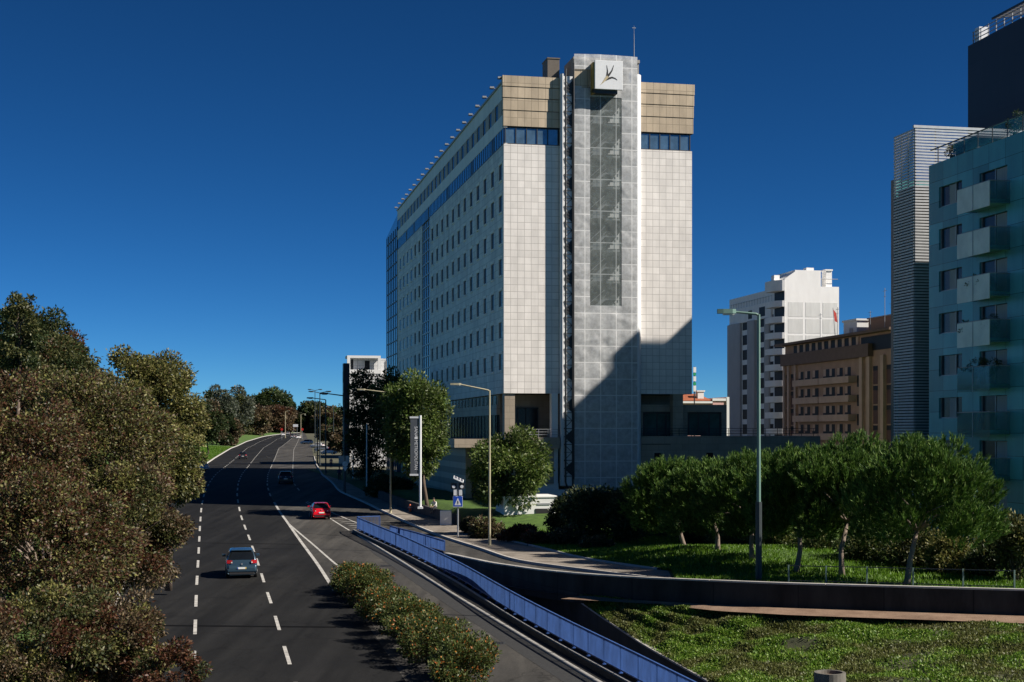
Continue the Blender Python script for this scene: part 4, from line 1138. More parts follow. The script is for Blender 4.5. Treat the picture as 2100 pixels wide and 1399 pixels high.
MIX3 = [(V['yellowgreen'], .50), (V['olive'], .38), (V['brown'], .12)]
MIX4 = [(V['dkgreen'], .5), (V['olive'], .42), (V['rust'], .08)]
left_tree('dark olive tree whose crown is the highest at the far left', 50, 745, 74, 3.4, 3.0, MIX4, 22000, .24, .13, 1, n_clumps=46)
left_tree('slim poplar whose leafy tip sticks up above the left corner trees', 42, 680, 66, .85, 2.1, [(V['olive'], .7), (V['dkgreen'], .3)], 2600, .22, .12, 2, n_clumps=24, clump_r=.36, trunk_r=.1)
left_tree('bushy tree with a dark green top between the highest tree and the pale rounded one', 125, 760, 80, 2.2, 2.6, MIX4, 13000, .25, .13, 3, n_clumps=34)
left_tree('pale yellow green rounded tree nearest to the far end of the avenue', 295, 850, 84, 3.4, 3.9, MIX3, 26000, .26, .14, 4, n_clumps=60, clump_r=1.0)
left_tree('yellow green tree overhanging the lane just before the shaded stretch of road', 345, 945, 78, 2.0, 2.6, MIX3, 13000, .24, .13, 5, n_clumps=40, clump_r=.75)
left_tree('rusty brown and green tree in the middle of the left hand group', 190, 930, 62, 3.5, 3.6, MIX1, 30000, .21, .11, 6, n_clumps=64, clump_r=1.0)
left_tree('brown tree at the left frame edge below the highest crown', 10, 960, 56, 3.2, 3.6, MIX2, 26000, .20, .11, 7, n_clumps=60, clump_r=.95, twigs=12, bark='pale_bark')
left_tree('mottled green and brown tree leaning over the left lane beside the blue people carrier', 265, 1085, 57, 2.35, 2.7, MIX1, 22000, .19, .10, 8, n_clumps=56, clump_r=.8, bpx=-70)
left_tree('red brown tree in the lower left with bare pale branches', 95, 1130, 48, 3.0, 2.9, MIX2, 26000, .18, .10, 9, n_clumps=64, clump_r=.85, twigs=16, bark='pale_bark')
left_tree('green and rust shrubby tree at the bottom left corner', 60, 1330, 43, 2.6, 1.9, MIX1, 22000, .17, .09, 10, n_clumps=56, clump_r=.7, base_dz=0, twigs=14, bark='pale_bark')
left_tree('loose rust leaved tree with twigs hanging over the road at the bottom edge', 235, 1325, 44, 1.75, 1.8, MIX2, 11000, .17, .09, 11, n_clumps=52, clump_r=.48, base_dz=0, twigs=26, bark='pale_bark', bpx=-60)
left_tree('thin red leaved sapling reaching furthest over the left lane at the bottom edge', 345, 1385, 42, 1.25, 1.0, [(V['rust'], .75), (V['olive'], .25)], 2600, .16, .09, 12, name='sapling', n_clumps=26, clump_r=.3, base_dz=0, twigs=17, trunk_r=.07, bpx=-40)
left_tree('olive brown tree filling the gap under the two dark left crowns', 120, 865, 70, 3.4, 3.2, MIX1, 20000, .22, .12, 13, n_clumps=52, clump_r=1.0)
# farther trees on the left of the avenue
def far_tree(label, px, py, Y, rw, rh, mats, n, length, seed, name='deciduous_tree', **k):
    c = P(px, py, Y); b = VP(px, Y, dz=.3)
    return tree(name, label, 'tree', b, tuple(c-b), (rw, rw, rh), mats, n, length, length*.6, seed=seed, group='trees along the far end of the avenue', **k)
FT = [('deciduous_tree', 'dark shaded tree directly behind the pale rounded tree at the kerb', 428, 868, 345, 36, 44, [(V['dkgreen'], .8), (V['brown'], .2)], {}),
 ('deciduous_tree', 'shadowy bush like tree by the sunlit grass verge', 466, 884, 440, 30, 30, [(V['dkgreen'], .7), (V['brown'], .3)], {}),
 ('cedar', 'grey green cedar with tiers of pointed branches, nearest of the cedars', 450, 838, 480, 34, 44, [(V['greygreen'], .6), (V['dkgreen'], .4)], dict(flat=.7)),
 ('cedar', 'grey green cedar standing against the sky left of the round stone pine', 488, 840, 560, 34, 44, [(V['greygreen'], .7), (V['olive'], .3)], {}),
 ('deciduous_tree', 'brown bare looking tree in front of the round stone pine', 518, 862, 600, 38, 32, [(V['brown'], .7), (V['olive'], .3)], {}),
 ('deciduous_tree', 'russet tree at the bend where the kerb ends', 566, 862, 690, 40, 32, [(V['rust'], .3), (V['brown'], .7)], {}),
 ('stone_pine', 'large round stone pine rising above the bend of the avenue', 557, 826, 760, 39, 30, [(V['dkgreen'], .8), (V['mid'], .2)], dict(flat=.7)),
 ('stone_pine', 'small lopsided pine just right of the round stone pine', 594, 838, 780, 9, 13, [(V['dkgreen'], 1.0)], {}),
 ('deciduous_tree', 'dark green tree behind the red road signs', 638, 856, 800, 30, 34, [(V['dkgreen'], .55), (V['olive'], .45)], {}),
 ('deciduous_tree', 'brown green tree behind the left street lamps', 664, 862, 790, 28, 28, [(V['brown'], .6), (V['olive'], .4)], {}),
 ('deciduous_tree', 'olive brown tree closing the avenue left of the dark slab building', 697, 862, 780, 30, 28, [(V['brown'], .6), (V['mid'], .4)], {}),
 ('deciduous_tree', 'low brown tree between the stone pine and the red signs', 608, 868, 800, 26, 23, [(V['brown'], .55), (V['dkgreen'], .45)], {})]
for i, (nm, lab, px, py, Y, rw_, rh_, mats_, kw) in enumerate(FT):
    sc_ = Y/F
    far_tree(lab, px, py, Y, rw_*sc_, rh_*sc_, mats_, 9000, .0017*Y, 21+i, name=nm, n_clumps=56, **kw)
for i, (px, Y, lab) in enumerate(((668, 470, 'low brown street tree behind the parked cars, left of its pair'), (688, 440, 'low brown street tree behind the parked cars, next to the dark slab'), (702, 330, 'shaded street tree at the foot of the dark slab building'))):
    c = VP(px, Y, zf=zr, dz=3.6); b = VP(px, Y, zf=zr)
    tree('street_tree', lab, 'tree', b, tuple(c-b), (2.8, 2.8, 2.5), [(V['brown'], .6), (V['dkgreen'], .4)], 5000, .6, .35, seed=60+i, group='street trees by the far car park')
rgt = np.random.default_rng(40)                  # wood closing the horizon
n = 16000
X = rgt.uniform(-420, 160, n); Yw = 900 + rgt.uniform(0, 60, n)
hw_ = 9 + 4*np.sin(X*.11) + 3*np.sin(X*.37+1)
Zw = CZ - 1 + rgt.random(n)**.7*hw_
ax = rgt.normal(0, 1, (n, 3)); ax /= np.linalg.norm(ax, axis=1, keepdims=True)
v, q = leaf_quads(np.stack([X, Yw, Zw], 1), ax, 3.4, 2.2, rgt)
o = npmesh('far_wood', v, q, [V['dkgreen'], V['brown']], mi=(np.sin(X*.07) > .2).astype(int)); tag(o, 'belt of trees closing the horizon', 'wood', kind='stuff')

# trees and shrubs on the hotel side
def right_tree(label, px, py, Y, rw, rh, mats, n, length, seed, name='broadleaf_tree', group=None, **k):
    c = P(px, py, Y); b = VP(px + k.pop('bpx', 0), Y, zf=zr, dz=.1)
    return tree(name, label, 'tree', b, tuple(c-b), (rw, rw, rh), mats, n, length, length*.5, seed=seed, group=group, **k)
right_tree('tall light green broadleaf tree beside the grey hotel banner', 853, 868, 131, 2.8, 5.0, [(V['bright'], .55), (V['mid'], .45)], 24000, .32, 41, n_clumps=80, clump_r=1.0, bpx=26)
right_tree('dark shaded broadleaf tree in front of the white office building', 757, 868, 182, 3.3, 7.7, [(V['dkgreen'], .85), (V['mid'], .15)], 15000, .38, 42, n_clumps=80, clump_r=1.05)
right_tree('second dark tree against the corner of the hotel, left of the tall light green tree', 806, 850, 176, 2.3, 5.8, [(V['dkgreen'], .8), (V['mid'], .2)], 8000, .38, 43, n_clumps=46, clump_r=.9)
right_tree('round bright leaved tree in front of the hotel column', 1048, 966, 121, 3.5, 3.25, [(V['bright'], .6), (V['mid'], .4)], 19000, .32, 44, n_clumps=60, clump_r=1.05)
def shrub(name, label, px, Y, w, h, mats, n, length, seed, dz=0.0, zf=zr, dx=0, cat='shrub', group=None, depth=None, **k):
    b = VP(px, Y, zf=zf, dz=.05+dz)
    t = thing(name, label, cat, b, 0, group)
    rg = np.random.default_rng(seed)
    d = depth or w
    pos, ax, cc, _ = clump_crown(rg, (0, 0, h*.5), (w/2, d/2, h*.5), k.get('n_clumps', 30), k.get('clump_r', min(w, h, d)*.24), n, length, length*.5, 0, -.15)
    keep = pos[:, 2] > .02; pos, ax = pos[keep], ax[keep]
    v, q = leaf_quads(pos, ax, length, length*.5, rg)
    mi = rg.choice(len(mats), len(q), p=[m[1] for m in mats]) if len(mats) > 1 else None
    npmesh('foliage', v, q, [m[0] for m in mats], t, mi=mi)
    mb = MB()
    for i in rg.choice(len(cc), min(10, len(cc)), replace=False):
        p = Vector(cc[i]); mb.tube([(0, 0, -.1), (p.x*.4, p.y*.4, max(.1, p.z*.5)), p], [.05, .035, .012], 5)
    mb.build('stems', M['bark'], t)
    return t
GS = 'shrubs in front of the hotel'
shrub('shrub', 'tawny twiggy shrub beside the pedestrian crossing sign', 998, 107, 2.8, 1.7, [(V['brown'], .55), (V['olive'], .45)], 4500, .24, 51, group=GS)
shrub('shrub', 'tawny shrub between the white block and the crossing sign', 962, 112, 1.2, 1.2, [(V['brown'], .5), (V['olive'], .5)], 2200, .24, 52, group=GS)
shrub('shrub', 'low dark red shrub bed right of the pale lamp post', 1065, 103, 3.8, 1.25, [(V['redshrub'], .9), (V['brown'], .1)], 6000, .2, 53, group=GS, depth=3)
shrub('shrub', 'dull red shrub patch running down towards the stone edging', 1100, 100, 2.6, 1.0, [(V['redshrub'], .6), (V['brown'], .4)], 3500, .2, 54, group=GS)
shrub('shrub', 'big dark rounded evergreen shrub under the stair tower', 1215, 104, 4.4, 4.1, [(V['dkgreen'], .75), (V['olive'], .25)], 11000, .26, 55, group=GS, n_clumps=40)
shrub('shrub', 'dark evergreen shrub touching the first pine', 1285, 101, 2.9, 3.7, [(V['dkgreen'], .85), (V['olive'], .15)], 7000, .26, 56, group=GS)
shrub('shrub', 'narrow dark conifer like shrub beside the garage opening', 1152, 107, 1.9, 3.3, [(V['dkgreen'], 1.0)], 4000, .24, 57, group=GS)
shrub('shrub', 'loose low dark shrub at the foot of the big evergreen shrub', 1160, 99, 3.0, 1.3, [(V['dkgreen'], .6), (V['brown'], .4)], 3500, .2, 58, group=GS)
shrub('shrub', 'brownish low shrub spreading towards the lawn', 1215, 95, 3.2, .9, [(V['brown'], .4), (V['dkgreen'], .6)], 3000, .2, 59, group=GS)
shrub('shrub', 'dark shrub in the shade left of the pedestrians', 800, 152, 5.0, 2.2, [(V['dkgreen'], 1.0)], 4000, .34, 60, group=GS)
GB = 'bushes behind the pines'
for i, (px, Y, w, h, m, lab) in enumerate((
    (1350, 108, 3.0, 1.7, 'mid', 'small green bush behind the trunk of the first pine'),
    (1440, 100, 3.2, 2.0, 'dkgreen', 'dark bush between the first and second pine trunks'),
    (1515, 93, 3.4, 2.3, 'mid', 'leafy bush behind the second and third pine trunks'),
    (1590, 88, 3.2, 2.4, 'mid', 'leafy bush right of the green lamp post'),
    (1680, 82, 3.2, 2.2, 'mid', 'leafy bush between the fourth and fifth pine trunks'),
    (1780, 76, 3.4, 2.4, 'mid', 'leafy bush between the fifth and sixth pine trunks'),
    (1880, 73, 3.2, 2.2, 'olive', 'bush behind the trunk of the biggest pine'),
    (1955, 70, 2.6, 2.0, 'yellowgreen', 'yellowing bush right of the biggest pine'),
    (2035, 68, 2.4, 1.8, 'dkgreen', 'dark low bush behind the thin railing near the right edge'),
    (2085, 66, 2.0, 3.4, 'olive', 'tall climbing bush with yellow leaves at the right frame edge'))):
    shrub('bush', lab, px, Y, w, h, [(V[m], .7), (V['dkgreen'], .15), (V['yellowgreen'], .15)], 6000, .2, 70+i, group=GB, cat='bush')
# hedge between the two carriageways
GH = 'berry bushes of the median hedge'
for i, (px, Y, w, h, lab) in enumerate(((716, 79.5, 2.1, 1.35, 'first berry bush at the tip of the median, farthest from the camera'),
    (752, 74.5, 2.8, 1.8, 'rounded green berry bush second from the tip of the median'),
    (795, 68.5, 2.7, 1.6, 'berry bush with red twigs in the middle of the median'),
    (838, 63, 3.0, 1.8, 'broad orange berry bush just before the manhole cover'),
    (890, 58, 3.0, 1.7, 'orange berry bush with long shoots near the bottom edge'),
    (950, 53, 2.9, 1.55, 'nearest berry bush, cut by the bottom edge of the picture'))):
    shrub('berry_bush', lab, px, Y, w, h, [(V['hedge'], .82), (V['berry'], .08), (V['olive'], .10)], 12500, .13, 90+i, zf=zm, group=GH, cat='bush', depth=6.6, n_clumps=46, clump_r=.42)

# stone pines along the lawn
def pine(label, px, Y, cpx, ctop, half_w, h_crown, seed, lean=None):
    rg = np.random.default_rng(seed)
    b = VP(px, Y, zf=zr, dz=.08); b.z += float(swell(b.x, b.y))
    t = thing('stone_pine', label, 'pine tree', b, 0, 'stone pines on the lawn')
    top = P(cpx, ctop, Y) - b
    c = np.array([top.x, top.y, top.z - h_crown*.54]); rad = np.array([half_w, half_w, h_crown*.56])
    nb = int(26*half_w)                              # boughs spread over the dome
    bd = _dirs(rg, nb*3); bd = bd[bd[:, 2] > -.62][:nb]
    bu = np.where(rg.random(len(bd)) < .72, rg.uniform(.82, 1.0, len(bd)), rg.uniform(.45, .8, len(bd)))
    bc = c + bd*bu[:, None]*(rad-.35)
    br = rg.uniform(.42, .85, len(bd))
    T = int(800*half_w); kb = rg.choice(len(bd), T, p=br**2/(br**2).sum())
    dd = _dirs(rg, T)
    pos = bc[kb] + dd*(br[kb]*rg.uniform(.5, 1.0, T)**.5)[:, None]*np.array([1, 1, .8])
    o_ = (pos-c)/rad; o_ /= np.linalg.norm(o_, axis=1, keepdims=True)
    ax = o_*.42 + dd*.25 + np.array([0, 0, .8]) + rg.normal(0, .10, (T, 3)); ax /= np.linalg.norm(ax, axis=1, keepdims=True)
    K = 30
    P0 = np.repeat(pos, K, 0) + np.repeat(ax, K, 0)*rg.uniform(-.05, .34, T*K)[:, None]
    a = np.repeat(ax, K, 0) + rg.normal(0, .34, (T*K, 3)); a /= np.linalg.norm(a, axis=1, keepdims=True)
    v, q = leaf_quads(P0, a, .25, .036, rg)
    npmesh('crown', v, q, [V['pine']], t)
    mb = MB()
    fk = Vector((c[0]*.75, c[1], c[2] - rad[2]*.35))
    tg = [c + np.array([math.cos(k*.8)*half_w*.75, math.sin(k*.8)*half_w*.75, rg.uniform(-.15,.25)*h_crown]) for k in range(8)]
    limbs(mb, (0, 0, -.1), fk, tg, .14, rg)
    mb.build('trunk', M['pale_bark'], t, smooth=True)
    return t
pine('leftmost stone pine, smallest and farthest along the lawn', 1405, 86.5, 1386, 945, 3.1, 4.6, 101)
pine('second stone pine from the left with a leaning trunk', 1472, 80, 1462, 943, 3.0, 4.6, 102)
pine('third stone pine from the left, partly behind the green lamp post', 1543, 75.5, 1545, 941, 2.95, 4.6, 103)
pine('fourth stone pine, just right of the green lamp post', 1632, 71, 1640, 929, 3.05, 4.7, 104)
pine('fifth stone pine with a forked pale bough', 1727, 69, 1742, 908, 3.3, 5.1, 105)
pine('largest stone pine, rightmost of the row', 1858, 63.5, 1888, 902, 3.45, 5.4, 106)

# ground cover on the bank and the lawn
def scatter_on(gr, n, rg, dens=None):
    nv, nu = gr.shape[:2]
    u = rg.uniform(0, nu-1.001, n); w = rg.uniform(0, nv-1.001, n)
    i, j = u.astype(int), w.astype(int); fu, fw = (u-i)[:, None], (w-j)[:, None]
    return (gr[j, i]*(1-fu)*(1-fw) + gr[j, i+1]*fu*(1-fw) + gr[j+1, i]*(1-fu)*fw + gr[j+1, i+1]*fu*fw), u/(nu-1), w/(nv-1)
rg = np.random.default_rng(77)
p, u, w = scatter_on(BANK, 300000, rg)
def vnoise(x, y, s, seed):
    r2 = np.random.default_rng(seed); g = r2.random((64, 64))
    xs, ys = (x*s) % 63, (y*s) % 63; i, j = xs.astype(int), ys.astype(int); fx, fy = xs-i, ys-j
    fx, fy = fx*fx*(3-2*fx), fy*fy*(3-2*fy)
    return g[j, i]*(1-fx)*(1-fy)+g[j, i+1]*fx*(1-fy)+g[j+1, i]*(1-fx)*fy+g[j+1, i+1]*fx*fy
dn = vnoise(p[:,0]+40, p[:,1], .55, 1)*.6 + vnoise(p[:,0]+40, p[:,1], 1.7, 2)*.4
keep = (dn > .16 + .42*rg.random(len(p))) & (w > .10 + .06*vnoise(p[:,0]+40, p[:,1]*0, .6, 5))
p, dn, = p[keep], dn[keep]
hgt = .04 + .30*np.clip(dn-.42, 0, .4)
p = p + np.stack([np.zeros(len(p)), np.zeros(len(p)), rg.random(len(p))*hgt], 1)
ax = rg.normal(0, .7, (len(p), 3)); ax[:, 2] = np.abs(ax[:, 2])+.35; ax /= np.linalg.norm(ax, axis=1, keepdims=True)
v, q = leaf_quads(p, ax, .105, .055, rg)
V['weed'] = leaf_mat('weeds', [(.045,.10,.006), (.09,.19,.012), (.15,.26,.022), (.28,.35,.08)], patch=.5, patch_cols=[(.07,.08,.02), (.11,.12,.03), (.17,.17,.055), (.10,.14,.024)])
o = npmesh('weeds', v, q, [V['weed']]); tag(o, 'low green weeds and clover covering the sunny bank', 'weeds', kind='stuff')
# mown lawn blades
n = 90000
Y = rg.uniform(60, 104, n); X = np.array([lawn_l(y) for y in Y]) + .2 + rg.random(n)**1.4*24
z = CZ + zr(Y) + .10 + swell(X, Y)
p = np.stack([X, Y, z], 1)
ax = rg.normal(0, .45, (n, 3)); ax[:, 2] = 1; ax /= np.linalg.norm(ax, axis=1, keepdims=True)
v, q = leaf_quads(p, ax, .22, .06, rg)
V['lawnblade'] = leaf_mat('lawn_blades', [(.045,.11,.004), (.075,.165,.008), (.115,.22,.014), (.15,.25,.03)], trans=.35)
o = npmesh('lawn_grass', v, q, [V['lawnblade']]); tag(o, 'mown lawn grass under the stone pines', 'grass', kind='stuff')
# tufts on the far verge and beside the banner lawn
n = 40000
Y = rg.uniform(120, 420, n)**1.0; X = np.array([float(KERB(y)) for y in Y]) - .4 - rg.random(n)**1.3*9
z = CZ + zm(Y) + .12 + .1*np.clip((np.array([float(KERB(y)) for y in Y])-X)/7, 0, 1)*4
ax = rg.normal(0, .45, (n, 3)); ax[:, 2] = 1; ax /= np.linalg.norm(ax, axis=1, keepdims=True)
v, q = leaf_quads(np.stack([X, Y, z], 1), ax, .35, .10, rg)
o = npmesh('verge_grass', v, q, [V['lawnblade']]); tag(o, 'sunlit grass on the verge along the far left kerb', 'grass', kind='stuff')
n = 40000
Y = rg.uniform(104, 165, n); X = np.array([float(PB(y)) for y in Y]) + .6 + rg.random(n)**1.2*16
ax = rg.normal(0, .45, (n, 3)); ax[:, 2] = 1; ax /= np.linalg.norm(ax, axis=1, keepdims=True)
v, q = leaf_quads(np.stack([X, Y, CZ+zr(Y)+.1], 1), ax, .28, .08, rg)
o = npmesh('hotel_grass', v, q, [V['lawnblade']]); tag(o, 'shaded grass strip around the hotel banner', 'grass', kind='stuff')
# ------------------------------------------------------------------ road markings
def ribbon(name, fn, y0, y1, w, m, zf=zm, dz=.008, x_off=0.0):
    rows = []
    n = max(2, int((y1-y0)/.8)+1)
    for Y in np.linspace(y0, y1, n):
        x = float(fn(Y)) + x_off; rows.append([(x-w/2, Y, CZ+float(zf(Y))+dz), (x+w/2, Y, CZ+float(zf(Y))+dz)])
    return rows
def ribbons(name, rr, m):
    v = []; q = []
    for rows in rr:
        b = len(v)
        for r in rows: v += r
        for i in range(len(rows)-1): q.append((b+2*i, b+2*i+1, b+2*i+3, b+2*i+2))
    o = npmesh(name, np.array(v), np.array(q), m); o['kind'] = 'structure'; return o
yA = G(397, 1374, zm).y
rr = []
for k in range(80):
    y = yA + 8.8*k
    if y > 640: break
    rr.append(ribbon('', LD, y, y+4.4, .16, None))
    y += 1.2
    rr.append(ribbon('', MD, y, y+4.4, .16, None))
    if y > 146: rr.append(ribbon('', RD, y, y+4.4, .16, None)); 
    if y > 160: rr.append(ribbon('', RR, y, y+4.2, .15, None))
rr.insert(0, ribbon('', LD, yA-8.8, yA-3.8, .17, None)); rr.insert(0, ribbon('', MD, yA-7.6, yA-2.6, .17, None))
ribbons('lane_marking', rr, M['marking'])
rr = [ribbon('', RD, 79.5, 146, .22, None, dz=.009), ribbon('', lambda Y: max(float(S2(Y)), float(RD(Y))), 82, 127, .16, None, dz=.009)]
ribbons('edge_line', rr, M['marking'])
rr = [ribbon('', EL, 118, 146, .14, None, dz=.012)]
grv = Line(GR_PIX, lambda Y: (zm(Y)+zr(Y))/2 if True else 0)
rr.append(ribbon('', lambda Y: float(EL(Y)) + np.interp(Y, [116, 146], [2.1, .1]), 117, 146, .14, None, zf=lambda Y: zm(Y)+.07, dz=.02))
ribbons('edge_line', rr, M['marking'])
v = []; q = []
for Y in np.arange(118, 142, 1.7):
    x0 = float(EL(Y)) + .1; x1 = x0 + float(np.interp(Y, [116, 146], [1.9, .1])); b = len(v)
    z = CZ + float(zm(Y)) + .03
    v += [(x0, Y+.9, z), (x1, Y, z+.06), (x1, Y+.35, z+.06), (x0, Y+1.25, z)]; q.append((b, b+1, b+2, b+3))
o = npmesh('hatching', np.array(v), np.array(q), M['marking']); o['kind'] = 'structure'
# dark trench repairs across the carriageway
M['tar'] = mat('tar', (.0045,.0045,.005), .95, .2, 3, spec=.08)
M['asphalt_new'] = asphalt_mat('asphalt_new', (.033,.033,.033), (.037,.036,.035))
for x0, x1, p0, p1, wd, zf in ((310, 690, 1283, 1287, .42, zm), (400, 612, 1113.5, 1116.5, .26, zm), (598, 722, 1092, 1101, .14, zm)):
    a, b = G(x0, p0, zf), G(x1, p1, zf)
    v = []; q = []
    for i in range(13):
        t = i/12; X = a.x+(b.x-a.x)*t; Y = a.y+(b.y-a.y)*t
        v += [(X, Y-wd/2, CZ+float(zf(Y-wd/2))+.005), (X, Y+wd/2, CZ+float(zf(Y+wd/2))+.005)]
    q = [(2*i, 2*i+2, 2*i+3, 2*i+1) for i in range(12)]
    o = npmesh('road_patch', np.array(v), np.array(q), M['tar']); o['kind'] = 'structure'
mn = None
for px, py, lab in ((1017, 1320, 'round iron manhole cover beside the orange berry bush'), (792, 1161, 'smaller looking manhole cover near the far end of the blue railing')):
    p = G(px, py, zm)
    q = MB(); q.tube([(0,0,-.02),(0,0,.012)], .42, 20); q.tube([(0,0,.0),(0,0,.02)], .34, 20, 1)
    for k in range(6): q.bar((-.3+.12*k,-.25,.022),(-.3+.12*k,.25,.022),.04,.01,1)
    o = q.build('manhole_cover', [M['dark_metal'], M['black']]); o.location = p; tag(o, lab, 'manhole cover', 'manhole covers in the slip road')

# ------------------------------------------------------------------ walls
def sweep_wall(mb, tops, thick, bottoms, cap=None, mi=0, cmi=1):
    """tops: list of Vectors; bottoms: heights; thickness is laid behind the visible side"""
    n = len(tops); nr = []
    for i in range(n):
        d = tops[min(n-1, i+1)] - tops[max(0, i-1)]; d.z = 0; d.normalize(); nr.append(Vector((-d.y, d.x, 0)))
    A = [t for t in tops]; B = [t + k*thick for t, k in zip(tops, nr)]
    vs = []; 
    for i in range(n):
        vs += [Vector((A[i].x, A[i].y, bottoms[i])), A[i], B[i], Vector((B[i].x, B[i].y, bottoms[i]))]
    fs = []
    for i in range(n-1):
        for k in range(3): fs.append((4*i+k, 4*i+4+k, 4*i+5+k, 4*i+1+k))
    fs += [(0,1,2,3), (4*n-1,4*n-2,4*n-3,4*n-4)]
    mb.add(vs, fs, mi)
    if cap:
        h, o = cap
        vs = []
        for i in range(n):
            a = A[i] - nr[i]*o; b_ = B[i] + nr[i]*o
            vs += [a + Vector((0,0,.002)), a + Vector((0,0,h)), b_ + Vector((0,0,h)), b_ + Vector((0,0,.002))]
        fs = []
        for i in range(n-1):
            for k in range(4): fs.append((4*i+k, 4*i+4+k, 4*i+4+(k+1) % 4, 4*i+(k+1) % 4))
        fs += [(0,1,2,3), (4*n-1,4*n-2,4*n-3,4*n-4)]
        mb.add(vs, fs, cmi)
def fine(poly, n):
    p = np.array([tuple(q) for q in poly]); d = np.r_[0, np.cumsum(np.linalg.norm(np.diff(p, axis=0), axis=1))]
    t = np.linspace(0, d[-1], n); return [Vector([float(np.interp(s, d, p[:, i])) for i in range(3)]) for s in t], d[-1]
M['cap'] = mat('cap', (.40,.38,.35), .85, .2, 1.5, .3)
pr, Lp = fine(PAR, 34)
par = thing('parapet_wall', 'long dark concrete parapet wall curving between the ramp road and the grass bank', 'wall', pr[0], 0)
def rel(pts, o): return [p - o for p in pts]
q = MB(); tp = rel(pr, pr[0]); sweep_wall(q, tp, .22, [t.z - 1.35 for t in tp]); q.build('wall', M['parapet'], par)
for i in range(11):
    q = MB(); seg = [t.copy() for t in tp[i*3:i*3+4]]
    d = (seg[-1]-seg[-2]).normalized(); seg[-1] = seg[-1] - d*.03
    sweep_wall(q, seg, .22, [s.z for s in seg], cap=(.07, .03), mi=0, cmi=0)
    q.build('coping', M['cap'], par)
pw, Lw = fine(WING_T, 24)
wing = thing('retaining_wall', 'dark retaining wall with a pale top sloping down to the grass beside the blue railing', 'wall', pw[0], 0)
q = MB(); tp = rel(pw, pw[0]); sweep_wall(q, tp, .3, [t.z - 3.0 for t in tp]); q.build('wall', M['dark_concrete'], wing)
q = MB(); sweep_wall(q, tp, .3, [t.z for t in tp], cap=(.07, .06), mi=0, cmi=0); q.build('coping', M['cap'], wing)
# low wall under the railing
ry = list(np.linspace(116, 44, 40))
rl_ = [Vector((float(RAIL(Y)), Y, CZ + float(zm(Y)) + .22)) for Y in ry]
base_wall = thing('railing_wall', 'low concrete upstand carrying the long blue railing', 'wall', rl_[0], 0)
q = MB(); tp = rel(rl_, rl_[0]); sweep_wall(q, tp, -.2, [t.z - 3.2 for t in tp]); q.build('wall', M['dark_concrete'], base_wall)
q = MB(); sweep_wall(q, tp, -.2, [t.z for t in tp], cap=(.05, .05), mi=0, cmi=0); q.build('coping', M['cap'], base_wall)
# ------------------------------------------------------------------ blue railings
def railing(label, pts, h=1.0, bay=1.95, sp=.115):
    f, L = fine(pts, max(2, int(round(sum((pts[i+1]-pts[i]).length for i in range(len(pts)-1))/bay))+1))
    o = f[0]; t = thing('blue_railing', label, 'railing', o, 0, 'blue railings beside the slip road')
    f = rel(f, o); U = Vector((0, 0, 1))
    q = MB()
    for a, b in zip(f[:-1], f[1:]): q.bar(a+U*h, b+U*h, .07, .06)
    q.build('top_rail', M['blue_paint'], t)
    q = MB()
    for a, b in zip(f[:-1], f[1:]): q.bar(a+U*.12, b+U*.12, .05, .05)
    q.build('bottom_rail', M['blue_paint'], t)
    for a in f:
        q = MB(); q.bar(a - U*.02, a+U*(h+.0), .07, .07); q.box(a.x-.08, a.x+.08, a.y-.08, a.y+.08, a.z-.01, a.z+.02); q.build('post', M['blue_paint'], t)
    for a, b in zip(f[:-1], f[1:]):
        n = max(2, int((b-a).length/sp)); q = MB()
        d = (b-a).normalized(); s_ = Vector((-d.y, d.x, 0)).normalized()
        for k in range(1, n):
            p = a + (b-a)*(k/n); q.obox(p + U*(h*.5+.05), d*.009, s_*.026, U*(h*.5-.07))
        q.build('baluster_panel', M['blue_paint'], t)
    return t
up = Vector((0, 0, .07))
ret = [Vector((float(RAIL(116))+1.9, 117.2, CZ+float(zm(117))+.25)), Vector((float(RAIL(116))+.15, 116.6, CZ+float(zm(116))+.25))]
railing('long blue railing curving along the slip road to the bottom edge', ret + [p + up + Vector((.1, 0, 0)) for p in rl_])
railing('short blue railing on the far side of the sunken ramp', [P(800,1107,110.5), P(850,1121,104), P(912,1142,95.5)], h=1.05)
q = MB(); a = [P(800,1107,110.5), P(850,1121,104), P(912,1142,95.5), P(950,1152,90)]
rw = thing('ramp_edge_wall', 'low concrete wall under the short blue railing', 'wall', a[0], 0)
tp = rel(a, a[0]); tp = [t - Vector((0,0,.06)) for t in tp]; sweep_wall(q, tp, .22, [t.z - 2.5 for t in tp]); q.build('wall', M['dark_concrete'], rw)
# thin dark railing above the parapet on the right
pts = [G(x, y, zr, .5) + Vector((0, .8, .0)) for x, y in ((1625,1200),(1703,1202),(1788,1204),(1884,1207),(1988,1210),(2095,1213))]
tr = thing('thin_railing', 'thin two bar railing with pale green posts above the parapet on the right', 'railing', pts[0], 0)
f = rel(pts, pts[0])
for i, a in enumerate(f):
    q = MB(); q.bar(a - Vector((0,0,.4)), a+Vector((0,0,.75)), .06); q.build('post', mat('post_green', (.10,.16,.13), .6) if i == 0 else bpy.data.materials['post_green'], tr)
for z, nm in ((.72, 'top_rail'), (.1, 'bottom_rail')):
    q = MB()
    for a, b in zip(f[:-1], f[1:]): q.bar(a+Vector((0,0,z)), b+Vector((0,0,z)), .035)
    q.build(nm, M['dark_metal'], tr)

